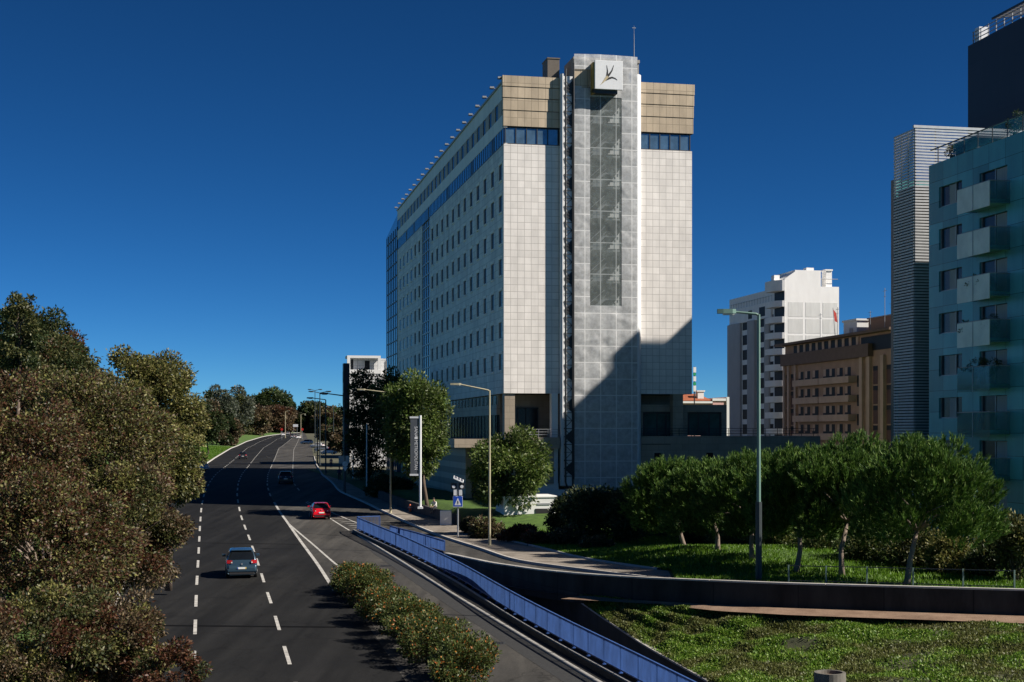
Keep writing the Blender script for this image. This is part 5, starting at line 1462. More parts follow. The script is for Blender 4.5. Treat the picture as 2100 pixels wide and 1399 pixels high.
# ------------------------------------------------------------------ street lamps
M['lamp_paint'] = mat('lamp_paint', (.40,.36,.24), .7, .3, 1.2, stretch=(1,1,.35))
M['lamp_green'] = mat('lamp_green', (.14,.24,.20), .5, .15, 1)
M['lamp_dark'] = mat('lamp_dark', (.035,.045,.05), .5, .15, 1)
M['lens'] = mat('lens', (.55,.55,.50), .3, .05, 2)
GL = 'pale lamp posts along the ramp road'
def lamp(label, base, H, arm, rise, group, m, ang=0.0, r=.09, head=(.75,.22,.13), double=False, m2=None, name='street_lamp'):
    t = thing(name, label, 'street lamp', base, ang, group)
    q = MB()
    if m2: q.tube([(0,0,0),(0,0,H*.30)], [r*1.5, r*1.45], 10); q.tube([(0,0,H*.30),(0,0,H)], [r*.95, r*.7], 10, 1)
    else: q.tube([(0,0,0),(0,0,.5),(0,0,.52),(0,0,H)], [r*1.25, r*1.25, r, r*.72], 10)
    q.box(-r*2, r*2, -r*2, r*2, -.05, .03)
    q.build('pole', [m2 or m, m], t)
    for sgn in ((-1, 1) if double else (-1,)):
        q = MB(); q.tube([(0,0,H-.05),(sgn*.12,0,H+.02),(sgn*arm,0,H+rise)], [r*.6, r*.6, r*.5], 8); ar = q.build('arm', m, t)
        x = sgn*(arm-.1); L, W, T = head
        q = MB()
        a, b_ = sorted((x, x+sgn*L))
        poly = [(a, -W*.4), (a+(b_-a)*.3, -W/2), (b_-(b_-a)*.2, -W/2), (b_, -W*.25), (b_, W*.25), (b_-(b_-a)*.2, W/2), (a+(b_-a)*.3, W/2), (a, W*.4)]
        q.prism(poly, H+rise-T*.4, H+rise+T*.6); q.prism([(a+(b_-a)*.3, -W*.35), (b_-(b_-a)*.1, -W*.35), (b_-(b_-a)*.1, W*.35), (a+(b_-a)*.3, W*.35)], H+rise-T*.75, H+rise-T*.4, 1)
        q.build('lamp_head', [m if not m2 else m, M['lens']], ar)
    return t
def lamp_at(px, py_base, py_top, zf=zr, dz=.12, **k):
    b = G(px, py_base, zf, dz); H = (py_base - py_top)/F*b.y
    return b, H
b, H = lamp_at(1004, 1119, 801); lamp('pale lamp post beside the red shrubs, with its head against the hotel', b, H, 2.05, .42, GL, M['lamp_paint'], ang=.05)
b, H = lamp_at(801, 1053, 806); lamp('pale lamp post left of the hotel banner, its arm crossing the dark trees', b, H, 2.4, .3, GL, M['lamp_paint'], ang=.05)
b, H = lamp_at(1556, 1194, 645); lamp('tall green lamp post with a two tone pole in front of the pines', b, H, 1.15, .12, None, M['lamp_green'], r=.1, head=(.85,.34,.2), m2=M['lamp_dark'])
GF = 'dark lamp posts at the far end of the side road'
for px, pb, pt, arm, dbl, lab in ((706, 1008, 812, 1.9, False, 'nearest dark lamp post, standing against the dark slab building'),
    (668, 972, 820, 1.9, False, 'dark lamp post beside the two pedestrians with one long arm'),
    (656, 954, 806, 1.2, True, 'tall thin dark lamp post with two short arms behind the kerb corner'),
    (651, 950, 826, 1.5, False, 'dark lamp post standing closest left of the tall two armed one'),
    (646, 928, 801, 1.0, True, 'leftmost dark lamp post with a T shaped top'),
    (684, 926, 834, 1.6, False, 'smaller dark lamp post in front of the brown trees')):
    b, H = lamp_at(px, pb, pt); lamp(lab, b, H, arm, .25, GF, M['lamp_dark'], r=.11, head=(.9,.3,.18), double=dbl)
for px, pt, lab in ((585, 846, 'far pale pole right of the round stone pine'), (617, 852, 'far pale pole beside the red round sign')):
    b = VP(px, 560, dz=.1); lamp(lab, b, (900-pt)/F*560, 1.2, .3, 'far pale lamp posts', M['lamp_paint'], r=.13, ang=math.pi)

# ------------------------------------------------------------------ signs
def text_mesh(name, s, size, m, parent, loc, rot, align='LEFT', ext=.004, sx=1.0):
    cu = bpy.data.curves.new('t', 'FONT'); cu.body = s; cu.size = size; cu.extrude = ext; cu.align_x = align
    o = bpy.data.objects.new('t', cu); COL.objects.link(o)
    dg = bpy.context.evaluated_depsgraph_get(); me = bpy.data.meshes.new_from_object(o.evaluated_get(dg))
    bpy.data.objects.remove(o); bpy.data.curves.remove(cu)
    me.name = name; me.materials.clear(); me.materials.append(m)
    q = bpy.data.objects.new(name, me); COL.objects.link(q); q.parent = parent; q.location = loc; q.rotation_euler = rot; q.scale = (sx, 1, 1)
    return q
bb = P(862, 1041, 125.5); sc = bb.y/F
ban = thing('banner_sign', 'grey vertical banner on a white pole with white hotel lettering', 'banner', bb, 0)
q = MB(); q.tube([(0,0,0),(0,0,(1041-852)*sc)], .11, 12); q.box(-.22,.22,-.22,.22,-.1,.08); q.build('pole', M['white_metal'], ban)
zt, zb = (1041-858)*sc, (1041-972)*sc
q = MB(); q.box(-.86, -.14, -.03, .03, zb, zt); pan = q.build('panel', mat('banner_grey', (.075,.085,.10), .7, .12, 1.5), ban)
for z in (zt+.08, zb-.08):
    q = MB(); q.box(-.92, 0, -.06, .06, z-.08, z+.08); q.build('bracket', M['white_metal'], ban)
hh = zt-zb
tw = mat('text_white', (.75,.75,.75), .6, .02)
text_mesh('lettering', 'SANA', .40, tw, pan, (-.50, -.04, zt-hh*.145), (R(90), R(90), 0), sx=.95)
q = MB(); q.box(-.50, -.22, -.045, -.03, zt-hh*.375, zt-hh*.335); q.build('square_mark', tw, pan)
text_mesh('lettering', 'METROPOLITAN', .40, tw, pan, (-.50, -.04, zt-hh*.39), (R(90), R(90), 0), sx=.88)
# the second, illegible small lines of the banner
# crossing sign with solar panel and flashing lamps
cb = G(939, 1104, zr, .13); sc = cb.y/F
cs = thing('crossing_sign', 'blue pedestrian crossing sign with warning lamps and a solar panel on top', 'road sign', cb, 0)
hz = lambda py: (1104-py)*sc
q = MB(); q.tube([(0,0,0),(0,0,hz(990))], .06, 10); q.build('pole', M['grey_metal'], cs)
q = MB(); q.box(-.34,.34,-.10,-.065,hz(1039),hz(1018)); plate = q.build('sign_plate', mat('sign_blue', (.015,.07,.42), .4), cs, bevel=.02)
q = MB(); z0 = hz(1036); z1 = hz(1021); q.add([(-.24,-.105,z0),(.24,-.105,z0),(0,-.105,z1)],[(0,1,2)]); q.build('triangle', M['white_metal'], plate)
q = MB(); zc = z0 + .09
q.obox((0,-.109,zc+.21),(.03,0,0),(0,.002,0),(0,0,.03)); q.bar((0,-.109,zc+.18),(-.01,-.109,zc+.08),.05,.006); q.bar((-.01,-.109,zc+.08),(-.07,-.109,zc),.03,.006); q.bar((-.01,-.109,zc+.08),(.06,-.109,zc),.03,.006); q.bar((0,-.109,zc+.16),(.08,-.109,zc+.1),.025,.006); q.bar((0,-.109,zc+.16),(-.07,-.109,zc+.1),.025,.006)
q.build('walker_symbol', M['black'], plate)
q = MB(); q.box(-.36,.36,-.09,-.065,hz(1040),hz(1017.2)); q.build('sign_border', M['white_metal'], plate)
for x in (-.2, .2):
    q = MB(); q.box(x-.11, x+.11, -.12, .1, hz(1016), hz(1004)); q.build('lamp_box', M['white_metal'], cs)
for x in (-.3, .3):
    q = MB(); q.box(x-.2, x+.2, -.14, .1, hz(1003), hz(992)); q.tube([(x,-.14,hz(998)),(x,-.17,hz(998))], .12, 12, 1); q.box(x-.23,x+.23,-.2,.1,hz(992),hz(991)); q.build('warning_lamp', [M['dark_metal'], M['white_metal']], cs)
q = MB(); q.obox((.05,0,hz(983)),(.36,.0,-.16),(.0,.3,.08),(.012,0,.03)); sp_ = q.build('solar_panel', M['white_metal'], cs)
q = MB()
for i in range(3):
    for j in range(2):
        c = Vector((.05,0,hz(983))) + Vector((.36,0,-.16))*(-.62+.62*i) + Vector((0,.3,.08))*(-.45+.9*j) + Vector((.012,0,.03))*1.1
        q.obox(c, Vector((.36,0,-.16))*.26, Vector((0,.3,.08))*.38, Vector((.012,0,.03))*.2)
q.build('solar_cell', mat('cell', (.01,.015,.05), .2), sp_)
# traffic signs seen by the dark lamp post
tb = G(708, 1012, zr, .12); sc = tb.y/F
ts = thing('traffic_sign', 'cluster of traffic signs seen on one dark pole near the pedestrians', 'road sign', tb, 0)
hz2 = lambda py: (1012-py)*sc
q = MB(); q.tube([(0,0,0),(0,0,hz2(934))], .06, 8); q.build('pole', M['dark_metal'], ts)
q = MB(); q.box(-.72,-.08,-.02,.02,hz2(951),hz2(935)); q.build('sign_back', M['grey_metal'], ts, bevel=.015)
q = MB(); q.obox((.22,.1,hz2(943)),(.16,.2,0),(-.012,.01,0),(0,0,.42)); q.build('angled_plate', M['white_metal'], ts, bevel=.01)
q = MB(); q.tube([(0,-.07,hz2(952)),(0,-.10,hz2(952))], .3, 20); q.bar((-.2,-.105,hz2(952)-.2),(.2,-.105,hz2(952)+.2),.08,.008,1); q.build('round_plate', [M['white_metal'], M['dark_metal']], ts)
q = MB(); q.add([(-.3,-.08,hz2(958)),(.3,-.08,hz2(958)),(0,-.08,hz2(967)),(-.3,-.06,hz2(958)),(.3,-.06,hz2(958)),(0,-.06,hz2(967))],[(0,2,1),(3,4,5),(0,1,4,3),(1,2,5,4),(2,0,3,5)]); q.build('triangle_plate', M['white_metal'], ts)
# far red signs and the white gantry panel
M['sign_red'] = mat('sign_red', (.55,.03,.02), .5)
for px, lab in ((578, 'small far red road sign on the left of the pale pole'), (620, 'small far red road sign on the right of the far pole')):
    b = VP(px, 540, zf=zm, dz=0); t = thing('road_sign', lab, 'road sign', b, 0, 'far red road signs')
    h = (893-871)/F*540
    q = MB(); q.tube([(0,0,0),(0,0,h)], .06, 6); q.build('post', M['grey_metal'], t)
    q = MB(); q.tube([(0,-.08,h-.3),(0,-.12,h-.3)], .48, 14); q.build('plate', M['sign_red'], t)
for px, py, w_, h_, lab in ((606, 873, 1.9, 1.0, 'white direction board above the far parked cars'), (475, 886, .9, 1.4, 'pair of white posters on the grass in front of the brown trees')):
    Yq = 560 if px > 500 else 520
    b = VP(px, Yq, dz=0); t = thing('white_board', lab, 'sign board', b, 0)
    zc = (HY-py)/F*Yq + CZ - b.z
    q = MB(); q.box(-w_/2, w_/2, -.05, .05, zc-h_/2, zc+h_/2); q.build('board', M['white_metal'], t, bevel=.02)
    q = MB(); q.tube([(-w_/3,0,0),(-w_/3,0,zc)], .05, 6); q.tube([(w_/3,0,0),(w_/3,0,zc)], .05, 6); q.build('post', M['grey_metal'], t)
# two slim white flag poles in the hotel grass
for px, pb, pt, lab in ((752, 1000, 870, 'right hand slim white pole in the shaded hotel lawn'), (724, 982, 878, 'left hand slim white pole in the shaded hotel lawn')):
    b = G(px, pb, zr, .1); H = (pb-pt)/F*b.y
    t = thing('flag_pole', lab, 'flag pole', b, 0, 'white poles in the hotel lawn')
    q = MB(); q.tube([(0,0,0),(0,0,H)], [.08,.06], 8); q.build('pole', M['white_metal'], t)
    q = MB(); q.tube([(0,0,0),(0,0,.12)], .16, 10); q.build('foot', M['grey_metal'], t)

# low wall, white block, hydrant, planter ring
q = MB(); pts = [Vector((float(PB(Y))+.2, Y, CZ+float(zr(Y))+1.0)) for Y in np.linspace(150, 119.5, 12)]
lw = thing('low_wall', 'low dark wall between the pavement and the hotel lawn', 'wall', pts[-1], 0)
tp = rel(pts, pts[-1]); sweep_wall(q, tp, -.3, [t.z-1.2 for t in tp], cap=None); q.build('wall', M['dark_concrete'], lw)
wb_ = G(905, 1078, zr, .1)
q = MB(); q.box(-.1, .85, -.1, .5, 0, 1.25)
o = q.build('white_block', mat('white_paint', (.70,.69,.66), .7, .1, 2), bevel=.04); o.location = wb_; tag(o, 'white painted concrete block at the end of the low wall', 'block')
hb = G(841, 1050, zr, .13)
hy = thing('fire_hydrant', 'small orange fire hydrant on the pavement by the low wall', 'hydrant', hb, 0)
q = MB(); q.tube([(0,0,0),(0,0,.08),(0,0,.1),(0,0,.55),(0,0,.66),(0,0,.72)], [.17,.17,.11,.12,.09,.03], 12); q.build('body', mat('hydrant_orange', (.60,.13,.05), .5), hy, smooth=True)
q = MB(); q.tube([(-.2,0,.42),(.2,0,.42)], .06, 10); q.tube([(0,-.2,.42),(0,0,.42)], .075, 10); q.build('outlet', M['grey_metal'], hy)
cp = P(1702, 1399, 46.2)
pl = thing('concrete_ring', 'round concrete well ring filled with earth in the weeds at the bottom edge', 'well ring', cp, 0)
q = MB()
n = 24
for i in range(n):
    a0, a1 = 2*math.pi*i/n, 2*math.pi*(i+1)/n
    c0, s0, c1, s1 = math.cos(a0), math.sin(a0), math.cos(a1), math.sin(a1)
    q.quad((.5*c0,.5*s0,-.4),(.5*c1,.5*s1,-.4),(.5*c1,.5*s1,.32),(.5*c0,.5*s0,.32)); q.quad((.5*c0,.5*s0,.32),(.5*c1,.5*s1,.32),(.4*c1,.4*s1,.32),(.4*c0,.4*s0,.32)); q.quad((.4*c0,.4*s0,.32),(.4*c1,.4*s1,.32),(.4*c1,.4*s1,.1),(.4*c0,.4*s0,.1))
q.build('ring', mat('old_concrete', (.13,.12,.10), .9, .3, 4), pl)
q = MB(); q.tube([(0,0,.1),(0,0,.2)], .395, 24); q.build('soil', M['dirt'], pl)
# ------------------------------------------------------------------ cars
def car_paint(name, col, metal=.35): 
    return mat(name, col, .28, .05, 1.0, metal=metal, spec=.5, coat=.8)
M['tail'] = mat('tail_light', (.42,.012,.010), .15, .1, 4, spec=.6)
M['clear'] = mat('clear_lens', (.6,.58,.55), .15, .1, 4)
M['plate'] = mat('plate_white', (.75,.75,.72), .5, .03)
M['plate_yellow'] = mat('plate_yellow', (.65,.45,.05), .5)
M['plate_blue'] = mat('plate_blue', (.03,.08,.4), .5)
M['car_glass'] = mat('car_glass', (.008,.010,.012), .06, .2, 1, spec=.6)
M['rim'] = mat('rim', (.45,.46,.47), .3, .1, 3, metal=.7)
M['trim'] = mat('trim', (.02,.02,.022), .6, .1, 3)
def make_car(name, label, loc, head, paint, W=1.75, L=4.1, Hc=1.48, belt=.95, rear_slope=.45, hood=.95, group=None, plate=True, tail_h=(.78,.98)):
    t = thing(name, label, 'car', loc, head, group)
    # stations along the car: y, top z, half width at the top, half width at the belt
    hw = W/2
    S = [(0.00, .58, hw*.90, hw*.93), (.03, .80, hw*.92, hw*.95), (.10, belt+.02, hw*.90, hw*.97),
         (.14+rear_slope*.5, (belt+Hc)*.5+.06, hw*.80, hw*.985), (.16+rear_slope, Hc-.05, hw*.72, hw*.99), (.34+rear_slope, Hc, hw*.70, hw),
         (L*.42, Hc+.01, hw*.71, hw), (L*.58, Hc-.04, hw*.70, hw), (L*.76, belt+.06, hw*.80, hw*.99), (L*.88, belt-.10, hw*.80, hw*.96), (L*.97, .68, hw*.78, hw*.90), (L, .52, hw*.7, hw*.8)]
    rings = []
    for y, zt, wt, wb in S:
        zb = min(belt, zt-.06); 
        lo = .22
        r = [(0, lo), (wb*.82, lo), (wb*.97, lo+.10), (wb, (lo+zb)*.52), (wb*.995, zb-.04), (wb*.965, zb), (wt+(wb*.965-wt)*.08, zt-.05*min(1,(zt-zb)*3)), (wt*.86, zt-.006), (0, zt)]
        rings.append([(x, y, z) for x, z in r] + [(-x, y, z) for x, z in r[-2:0:-1]])
    n = len(rings[0]); vs = [p for r in rings for p in r]; fs = []
    for i in range(len(rings)-1):
        for k in range(n): fs.append((i*n+k, i*n+(k+1) % n, (i+1)*n+(k+1) % n, (i+1)*n+k))
    fs.append(tuple(range(n))); fs.append(tuple((len(rings)-1)*n+k for k in range(n-1, -1, -1)))
    q = MB(); q.add(vs, [f[::-1] for f in fs]); body = q.build('body', paint, t, smooth=True)
    def lerp(a, b, s): return tuple(a[i]+(b[i]-a[i])*s for i in range(3))
    def off(p, d): return tuple(p[i]+d[i] for i in range(3))
    # rear window on the sloping tail, wrapped to the edges
    A, B = rings[2], rings[4]
    def patch(nm, pts, d, m, parent):
        q = MB(); k = len(pts)//2; up_ = [off(p, d) for p in pts[:k]]; dn = [off(p, d) for p in pts[k:]]
        v = up_ + dn; v2 = [off(p, tuple(-.6*c for c in d)) for p in v]
        fs = [(i, i+1, k+i+1, k+i) for i in range(k-1)]
        q.add(v, fs); q.add(v2, [f[::-1] for f in fs]); return q.build(nm, m, parent, smooth=False)
    C = rings[3]
    top = [lerp(C[6], B[6], .8), lerp(C[7], B[7], .8), lerp(C[8], B[8], .8), lerp(C[9], B[9], .8), lerp(C[10], B[10], .8)]
    mid = [C[6], C[7], C[8], C[9], C[10]]
    bot = [lerp(A[6], C[6], .12), lerp(A[7], C[7], .12), lerp(A[8], C[8], .12), lerp(A[9], C[9], .12), lerp(A[10], C[10], .12)]
    sc_ = lambda p, s: (p[0]*s, p[1], p[2])
    q = MB(); d = (0, -.02, .012)
    T_, M_, B_ = [[off(sc_(p, .93), d) for p in r] for r in (top, mid, bot)]
    v = T_ + M_ + B_; q.add(v, [(i, i+1, 5+i+1, 5+i) for i in range(4)] + [(5+i, 5+i+1, 10+i+1, 10+i) for i in range(4)])
    q.add([off(p, (0,.03,-.02)) for p in v], [(5+i, 5+i+1, i+1, i) for i in range(4)] + [(10+i, 10+i+1, 5+i+1, 5+i) for i in range(4)])
    q.build('rear_window', M['car_glass'], t)
    for sgn in (1, -1):                         # side windows
        q = MB()
        idx = [4, 5, 6, 7]
        lo_, hi_ = [], []
        for i in idx:
            r = rings[i]; a = r[5] if sgn > 0 else r[n-5]; b_ = r[6] if sgn > 0 else r[n-6]
            lo_.append(off(lerp(a, b_, .10), (sgn*.012, 0, .004))); hi_.append(off(lerp(a, b_, .88), (sgn*.012, 0, .004)))
        hi_[0] = lerp(lo_[0], hi_[0], .92)
        r8 = rings[8]; a = r8[5] if sgn > 0 else r8[n-5]; lo_.append(off((a[0], a[1]-.1, a[2]+.03), (sgn*.012, 0, 0))); hi_.append(off((a[0], a[1]-.14, a[2]+.06), (sgn*.0, 0, 0)))
        k = len(lo_); q.add(lo_ + hi_, [(i, i+1, k+i+1, k+i) for i in range(k-1)]); q.add(lo_ + hi_, [(k+i, k+i+1, i+1, i) for i in range(k-1)])
        q.build('side_window', M['car_glass'], t)
    q = MB()
    r7, r8 = rings[7], rings[8]
    a = [off(sc_(lerp(r7[i], r8[i], .12), .95), (0, .02, .015)) for i in (6,7,8,9,10)]; c = [off(sc_(lerp(r7[i], r8[i], .9), .95), (0, .02, .015)) for i in (6,7,8,9,10)]
    q.add(a + c, [(i, 5+i, 5+i+1, i+1) for i in range(4)]); q.build('windscreen', M['car_glass'], t)
    for sgn in (1, -1):                         # tail lights wrap round the rear corners
        z0, z1 = tail_h
        q = MB(); x0, x1 = sgn*hw*.60, sgn*hw*.955
        q.add([(x0,.045,z0),(x1,.10,z0),(x1,.30,z0+.04),(x0,.055,z1-.02),(x1,.12,z1),(x1*1.005,.34,z1)], [(0,1,4,3),(1,2,5,4)] if sgn > 0 else [(3,4,1,0),(4,5,2,1)])
        q.add([(x0,.07,z0),(x1*.97,.13,z0),(x0,.07,z1-.02),(x1*.97,.14,z1)], [(0,1,3,2)])
        for i in range(len(q.v)):
            p = q.v[i]; q.v[i] = (p[0], p[1]-.055, p[2])
        q.add([(x0,-.018,z0+.02),(sgn*hw*.68,-.014,z0+.02),(sgn*hw*.68,-.012,z0+.10),(x0,-.016,z0+.10)], [(0,1,2,3) if sgn > 0 else (3,2,1,0)], 1)
        q.build('tail_light', [M['tail'], M['clear']], t)
    q = MB(); q.box(-hw*.90, hw*.90, -.05, .10, .40, .56); q.box(-hw*.8, hw*.8, -.02, .1, .24, .40, 1); q.build('rear_bumper', [paint, M['trim']], t, bevel=.03)
    if plate:
        q = MB(); q.box(-.26, .26, -.075, -.055, .57, .68); q.box(.20, .258, -.078, -.075, .575, .675, 1); q.box(-.258, -.21, -.078, -.075, .575, .675, 2); q.build('number_plate', [M['plate'], M['plate_yellow'], M['plate_blue']], t)
    q = MB(); q.tube([(0,.03,.86),(0,-.012,.86)], .055, 12); q.build('badge', M['rim'], t)
    q = MB(); q.box(-hw*.66, hw*.66, .10+rear_slope*.72, .30+rear_slope, Hc-.055, Hc-.01); q.build('spoiler', paint, t, bevel=.015)
    w0 = None
    for sx in (1, -1):
        for y in (.78, L-.82):
            if w0 is None:
                q = MB(); q.tube([(-.10,0,0),(-.08,0,0),(.08,0,0),(.10,0,0)], [.28,.32,.32,.28], 20); w0 = q.build('wheel', M['rubber'], t, smooth=False)
                q = MB(); q.tube([(.07,0,0),(.108,0,0)], [.21,.20], 16)
                q.tube([(-.108,0,0),(-.07,0,0)], [.20,.21], 16); rm = q.build('rim', M['rim'], w0); o = w0
            else:
                o = w0.copy(); COL.objects.link(o); o.parent = t; f = rm.copy(); COL.objects.link(f); f.parent = o
            o.location = (sx*(hw-.10), y, .32)
    for sx in (1, -1):
        q = MB(); q.obox((sx*(hw+.10), L*.66, belt+.10), (.11,0,0), (0,.05,0), (0,0,.075)); q.bar((sx*(hw-.03), L*.67, belt+.03), (sx*(hw+.06), L*.66, belt+.06), .04); q.build('mirror', paint, t, bevel=.02)
    return t
def heading(fn, Y): return math.atan2(-(float(fn(Y+6))-float(fn(Y-2)))/8.0, 1.0)
def car_loc(px, Y, zf=zm): return Vector(((px-1050)/F*Y, Y, CZ + float(zf(Y)) + .008))
GC = 'cars driving away along the avenue'
make_car('people_carrier', 'blue grey people carrier with red tail lights in the middle lane, nearest car', car_loc(496, 85.2), heading(LD, 85), car_paint('paint_blue', (.035,.068,.10)), W=1.83, L=4.45, Hc=1.68, belt=1.05, rear_slope=.34, group=GC, tail_h=(.90,1.10))
make_car('hatchback', 'small bright red hatchback beside the hatched nose of the ramp', car_loc(659.5, 127.8), heading(RR, 130)-.02, car_paint('paint_red', (.62,.008,.02), .1), W=1.66, L=3.6, Hc=1.47, belt=.95, rear_slope=.40, group=GC, tail_h=(.72,1.0))
make_car('hatchback', 'dark car with a pale roof shine in the shaded right lane', car_loc(586, 175), heading(RD, 176), car_paint('paint_dark', (.03,.035,.04)), W=1.75, L=4.1, Hc=1.5, group=GC)
make_car('hatchback', 'dark car far ahead in the left lane by the sunlit band', car_loc(498, 312), heading(LD, 312), car_paint('paint_dark2', (.025,.03,.04)), W=1.75, L=4.1, Hc=1.5, group=GC)
GP = 'cars standing at the far end of the avenue'
white_p = car_paint('paint_white', (.7,.7,.7), 0)
sil_p = car_paint('paint_silver', (.4,.42,.43), .6)
c1 = make_car('parked_car', 'white car farthest up the avenue, left of the pale pole', car_loc(581, 600), heading(LD, 600), white_p, group=GP)
c2 = make_car('parked_car', 'silver car right of the farthest white car', car_loc(600, 560), heading(LD, 560), sil_p, group=GP)
for px, Y, hd, lab, src in ((612, 545, None, 'white car below the white direction board', c1), (590, 640, None, 'second silver car behind the pale pole', c2), (640, 470, 1.2, 'silver car parked across the side road, left of the far lamps', c2),
        (664, 420, 1.3, 'white car parked between the far lamp posts', c1), (676, 380, 1.4, 'silver car parked at the right of the far lamp posts', c2), (690, 350, 1.4, 'white parked car next to the dark slab building', c1)):
    dup(src, car_loc(px, Y, zr if px > 630 else zm), hd if hd is not None else heading(LD, Y), lab, GP)
dup(c1, VP(424, 215, zf=zm, dz=.25), 1.3, 'white car parked under the trees left of the kerb', 'cars under the trees')

# ------------------------------------------------------------------ people
def person(label, loc, rotz, pose, cols, group=None, h=1.72):
    """one skinned surface; clothing colours are faces of that surface, hair is a child"""
    t = thing('person', label, 'person', loc, rotz, group)
    J = {}; E = []; Rd = {}
    def j(n, p, r, parent=None):
        J[n] = Vector(p); Rd[n] = r
        if parent: E.append((parent, n))
    if pose == 'sit':
        j('pelvis', (0,0,.52), .14); j('waist', (0,-.02,.70), .13, 'pelvis'); j('chest', (0,-.10,.95), .155, 'waist'); j('neck', (0,-.17,1.10), .055, 'chest'); j('head0', (0,-.21,1.19), .085, 'neck'); j('head1', (0,-.24,1.30), .09, 'head0')
        for s, n in ((1,'l'),(-1,'r')):
            j('hip'+n, (s*.10,-.02,.50), .10, 'pelvis'); j('knee'+n, (s*.13,-.45,.50), .065, 'hip'+n); j('ank'+n, (s*.13,-.42,.09), .045, 'knee'+n); j('toe'+n, (s*.14,-.58,.04), .035, 'ank'+n)
            j('sh'+n, (s*.20,-.12,1.02), .06, 'chest'); j('el'+n, (s*.25,-.28,.80), .042, 'sh'+n); j('wr'+n, (s*.12,-.46,.66), .028, 'el'+n); j('palm'+n, (s*.10,-.51,.63), .03, 'wr'+n)
    else:
        st = .22 if pose == 'walk' else .03
        j('pelvis', (0,0,.92), .13); j('waist', (0,0,1.08), .125, 'pelvis'); j('chest', (0,-.01,1.30), .15, 'waist'); j('neck', (0,-.01,1.47), .055, 'chest'); j('head0', (0,-.02,1.56), .085, 'neck'); j('head1', (0,-.02,1.66), .085, 'head0')
        for s, n in ((1,'l'),(-1,'r')):
            d = s*st
            j('hip'+n, (s*.10,0,.88), .095, 'pelvis'); j('knee'+n, (s*.10,-.03-d*.5,.49), .065, 'hip'+n); j('ank'+n, (s*.10,-d*.9+.03,.09), .045, 'knee'+n); j('toe'+n, (s*.11,-d*.9-.12,.04), .035, 'ank'+n)
            j('sh'+n, (s*.20,-.01,1.38), .06, 'chest'); j('el'+n, (s*.25,d*.4,1.10), .042, 'sh'+n); j('wr'+n, (s*.25,d*.6-.08,.87), .028, 'el'+n); j('palm'+n, (s*.25,d*.6-.10,.81), .03, 'wr'+n)
    for s, n in ((1,'l'),(-1,'r')):
        pw_ = J['palm'+n]; dr = (pw_ - J['wr'+n]).normalized()
        for k, ln in enumerate((.065,.075,.07,.055)):
            o = Vector((0, (-.03+.02*k), 0)) if pose != 'sit' else Vector(((-.03+.02*k), 0, 0))
            j(f'f{k}{n}', pw_ + o + dr*.035, .009, 'palm'+n); j(f'g{k}{n}', pw_ + o + dr*(.035+ln*.6) + Vector((-s*.006,0,0)), .008, f'f{k}{n}'); j(f'h{k}{n}', pw_ + o + dr*(.035+ln) + Vector((-s*.018,0,0)), .007, f'g{k}{n}')
        j('th'+n, pw_ + Vector((-s*.02,-.035,.0)) , .010, 'palm'+n); j('tt'+n, pw_ + Vector((-s*.03,-.055,0)) + dr*.03, .008, 'th'+n)
    names = list(J); ix = {n_: i for i, n_ in enumerate(names)}
    me = bpy.data.meshes.new('body'); me.from_pydata([tuple(J[n_]) for n_ in names], [(ix[a], ix[b_]) for a, b_ in E], [])
    o = bpy.data.objects.new('body', me); COL.objects.link(o)
    sk = o.modifiers.new('skin', 'SKIN'); sk.use_smooth_shade = True
    for i, n_ in enumerate(names):
        me.skin_vertices[0].data[i].radius = (Rd[n_], Rd[n_]); me.skin_vertices[0].data[i].use_root = (n_ == 'pelvis')
    o.modifiers.new('sub', 'SUBSURF').levels = 1
    dg = bpy.context.evaluated_depsgraph_get(); m2 = bpy.data.meshes.new_from_object(o.evaluated_get(dg))
    bpy.data.objects.remove(o)
    m2.name = 'body'; m2.materials.clear()
    for c in cols[:4]: m2.materials.append(c)          # skin, top, trousers, shoes
    hd_ = J['neck']; 
    for p in m2.polygons:
        c = p.center
        dk = min(((c - J[n_]).length - Rd[n_]*.6, n_) for n_ in names)[1]
        if dk.startswith(('head','neck','palm','f','g','h0','h1','h2','h3','th','tt')): mi = 0
        elif dk.startswith(('chest','waist','sh','el')): mi = 1
        elif dk.startswith('wr'): mi = 0
        elif dk.startswith(('pelvis','hip','knee')): mi = 2
        else: mi = 3
        p.material_index = mi
    b_ = bpy.data.objects.new('body', m2); COL.objects.link(b_); b_.parent = t
    # hair cap, ears, nose
    hc = J['head1']; q = MB()
    import bmesh
    bm = bmesh.new(); bmesh.ops.create_uvsphere(bm, u_segments=12, v_segments=8, radius=.105)
    for v in bm.verts: v.co = Vector((v.co.x*.92, v.co.y*1.05+.018, max(v.co.z, -.03 if v.co.y > 0 else .03)))
    hm = bpy.data.meshes.new('hair'); bm.to_mesh(hm); bm.free(); hm.materials.append(cols[4])
    ho_ = bpy.data.objects.new('hair', hm); COL.objects.link(ho_); ho_.parent = t; ho_.location = hc + Vector((0,.0,.02))
    q = MB(); f0 = hc + Vector((0,-.085,-.03))
    q.add([f0+Vector((-.014,0,-.02)), f0+Vector((.014,0,-.02)), f0+Vector((0,-.025,-.018)), f0+Vector((0,.0,.025))], [(0,1,2),(0,2,3),(1,3,2)]); 
    for s in (1,-1): q.obox(hc+Vector((s*.088,.01,-.03)), (.01,0,0), (0,.018,0), (0,0,.03))
    q.build('face', cols[0], t)
    q = MB()
    for s in (1,-1): q.obox(hc+Vector((s*.033,-.083,-.005)), (.013,0,0), (0,.004,0), (0,0,.007))
    q.obox(hc+Vector((0,-.083,-.075)), (.022,0,0), (0,.004,0), (0,0,.005)); q.build('eyes_and_mouth', cols[4], t)
    return t
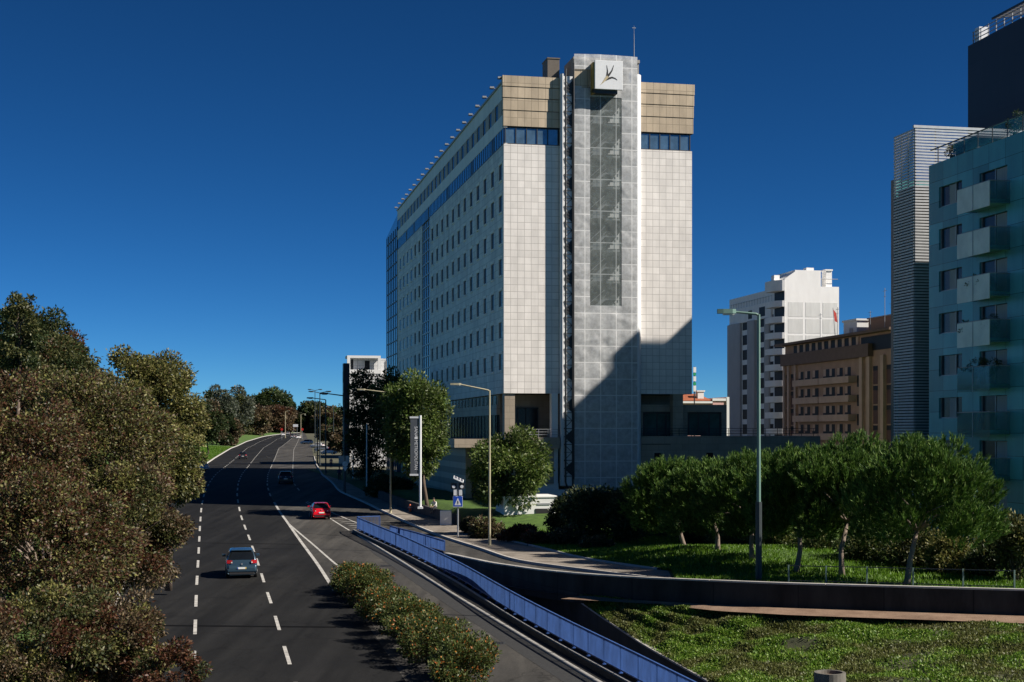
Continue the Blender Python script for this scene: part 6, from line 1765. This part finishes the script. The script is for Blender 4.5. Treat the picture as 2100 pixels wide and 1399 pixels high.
skin = mat('skin', (.45,.28,.20), .6, .05); hair = mat('hair', (.03,.02,.015), .7, .1)
white_c = mat('cloth_white', (.62,.60,.57), .9, .08, 8); navy = mat('cloth_navy', (.02,.03,.09), .9, .1, 8); blue_c = mat('cloth_blue', (.05,.10,.24), .9, .1, 8); dark_c = mat('cloth_dark', (.025,.025,.03), .9, .1, 8); shoe = mat('shoe', (.03,.028,.026), .6)
Yp = min(np.linspace(119, 145, 261), key=lambda y: abs(float(PB(y)+.05)/y*F + 1050 - 893))
wp = Vector((float(PB(Yp))+.05, Yp, CZ+float(zr(Yp))+.55))
person('person in a pale shirt sitting bent forward on the low wall', wp, R(-35), 'sit', (skin, white_c, dark_c, shoe, hair))
b = G(679, 960, zr, .13); person('pedestrian in blue walking on the far pavement by the bright strip', b, R(15), 'walk', (skin, blue_c, navy, shoe, hair), 'pedestrians on the far pavement')
b = G(696, 986, zr, .13); person('pedestrian in dark navy standing left of the traffic signs', b, R(170), 'stand', (skin, navy, dark_c, shoe, hair), 'pedestrians on the far pavement')

# ------------------------------------------------------------------ plants on the glass block and the hotel podium
TT = on_grid(TX, TY)
def pot_plant(label, x, y, z, w, h, m, seed, trailing=False):
    loc = TT(x, y, z); t = thing('potted_plant', label, 'plant', loc, ANG, 'plants on the glass block')
    q = MB(); q.tube([(0,0,0),(0,0,.32)], [.14,.18], 12); q.build('pot', M['dark_metal'], t)
    rg = np.random.default_rng(seed)
    pos, ax, cc, cr = clump_crown(rg, (0, 0, .3+h*.45), (w/2, w*.6, h*.5), 14, .2, 500, .16, .06, 0, .2)
    v, qd = leaf_quads(pos, ax, .16, .05, rg); npmesh('foliage', v, qd, [V[m]], t)
for lab, x, y, z, w, h, m in (('potted shrub on the roof terrace at the right edge', .6, -9.6, GZ+TH, 1.3, 1.5, 'dkgreen'), ('small potted bush on the roof terrace by the pergola', .5, -2.2, GZ+TH, .7, .7, 'olive'),
        ('spiky plant on the third balcony from the top', -.9, -7.5, GZ+FL[2]-2.1, .8, .9, 'dkgreen'), ('pair of spiky plants on the third balcony from the top', -.9, -8.7, GZ+FL[2]-2.1, .8, .9, 'dkgreen'),
        ('bushy plant on the fourth balcony from the top', -.9, -9.2, GZ+FL[3]-2.1, 1.1, 1.2, 'dkgreen'), ('bushy plant at the far end of the fourth balcony from the top', -.9, -6.7, GZ+FL[3]-2.1, .8, 1.0, 'dkgreen'),
        ('dense planter bush filling the fifth balcony from the top', -.9, -7.6, GZ+FL[4]-1.7, 2.0, 1.0, 'dkgreen'), ('dense planter bush at the near end of the fifth balcony', -.9, -9.2, GZ+FL[4]-1.7, 1.8, 1.0, 'dkgreen')):
    pot_plant(lab, x, y, z, w, h, m, int(abs(x*100+y*7+z)))
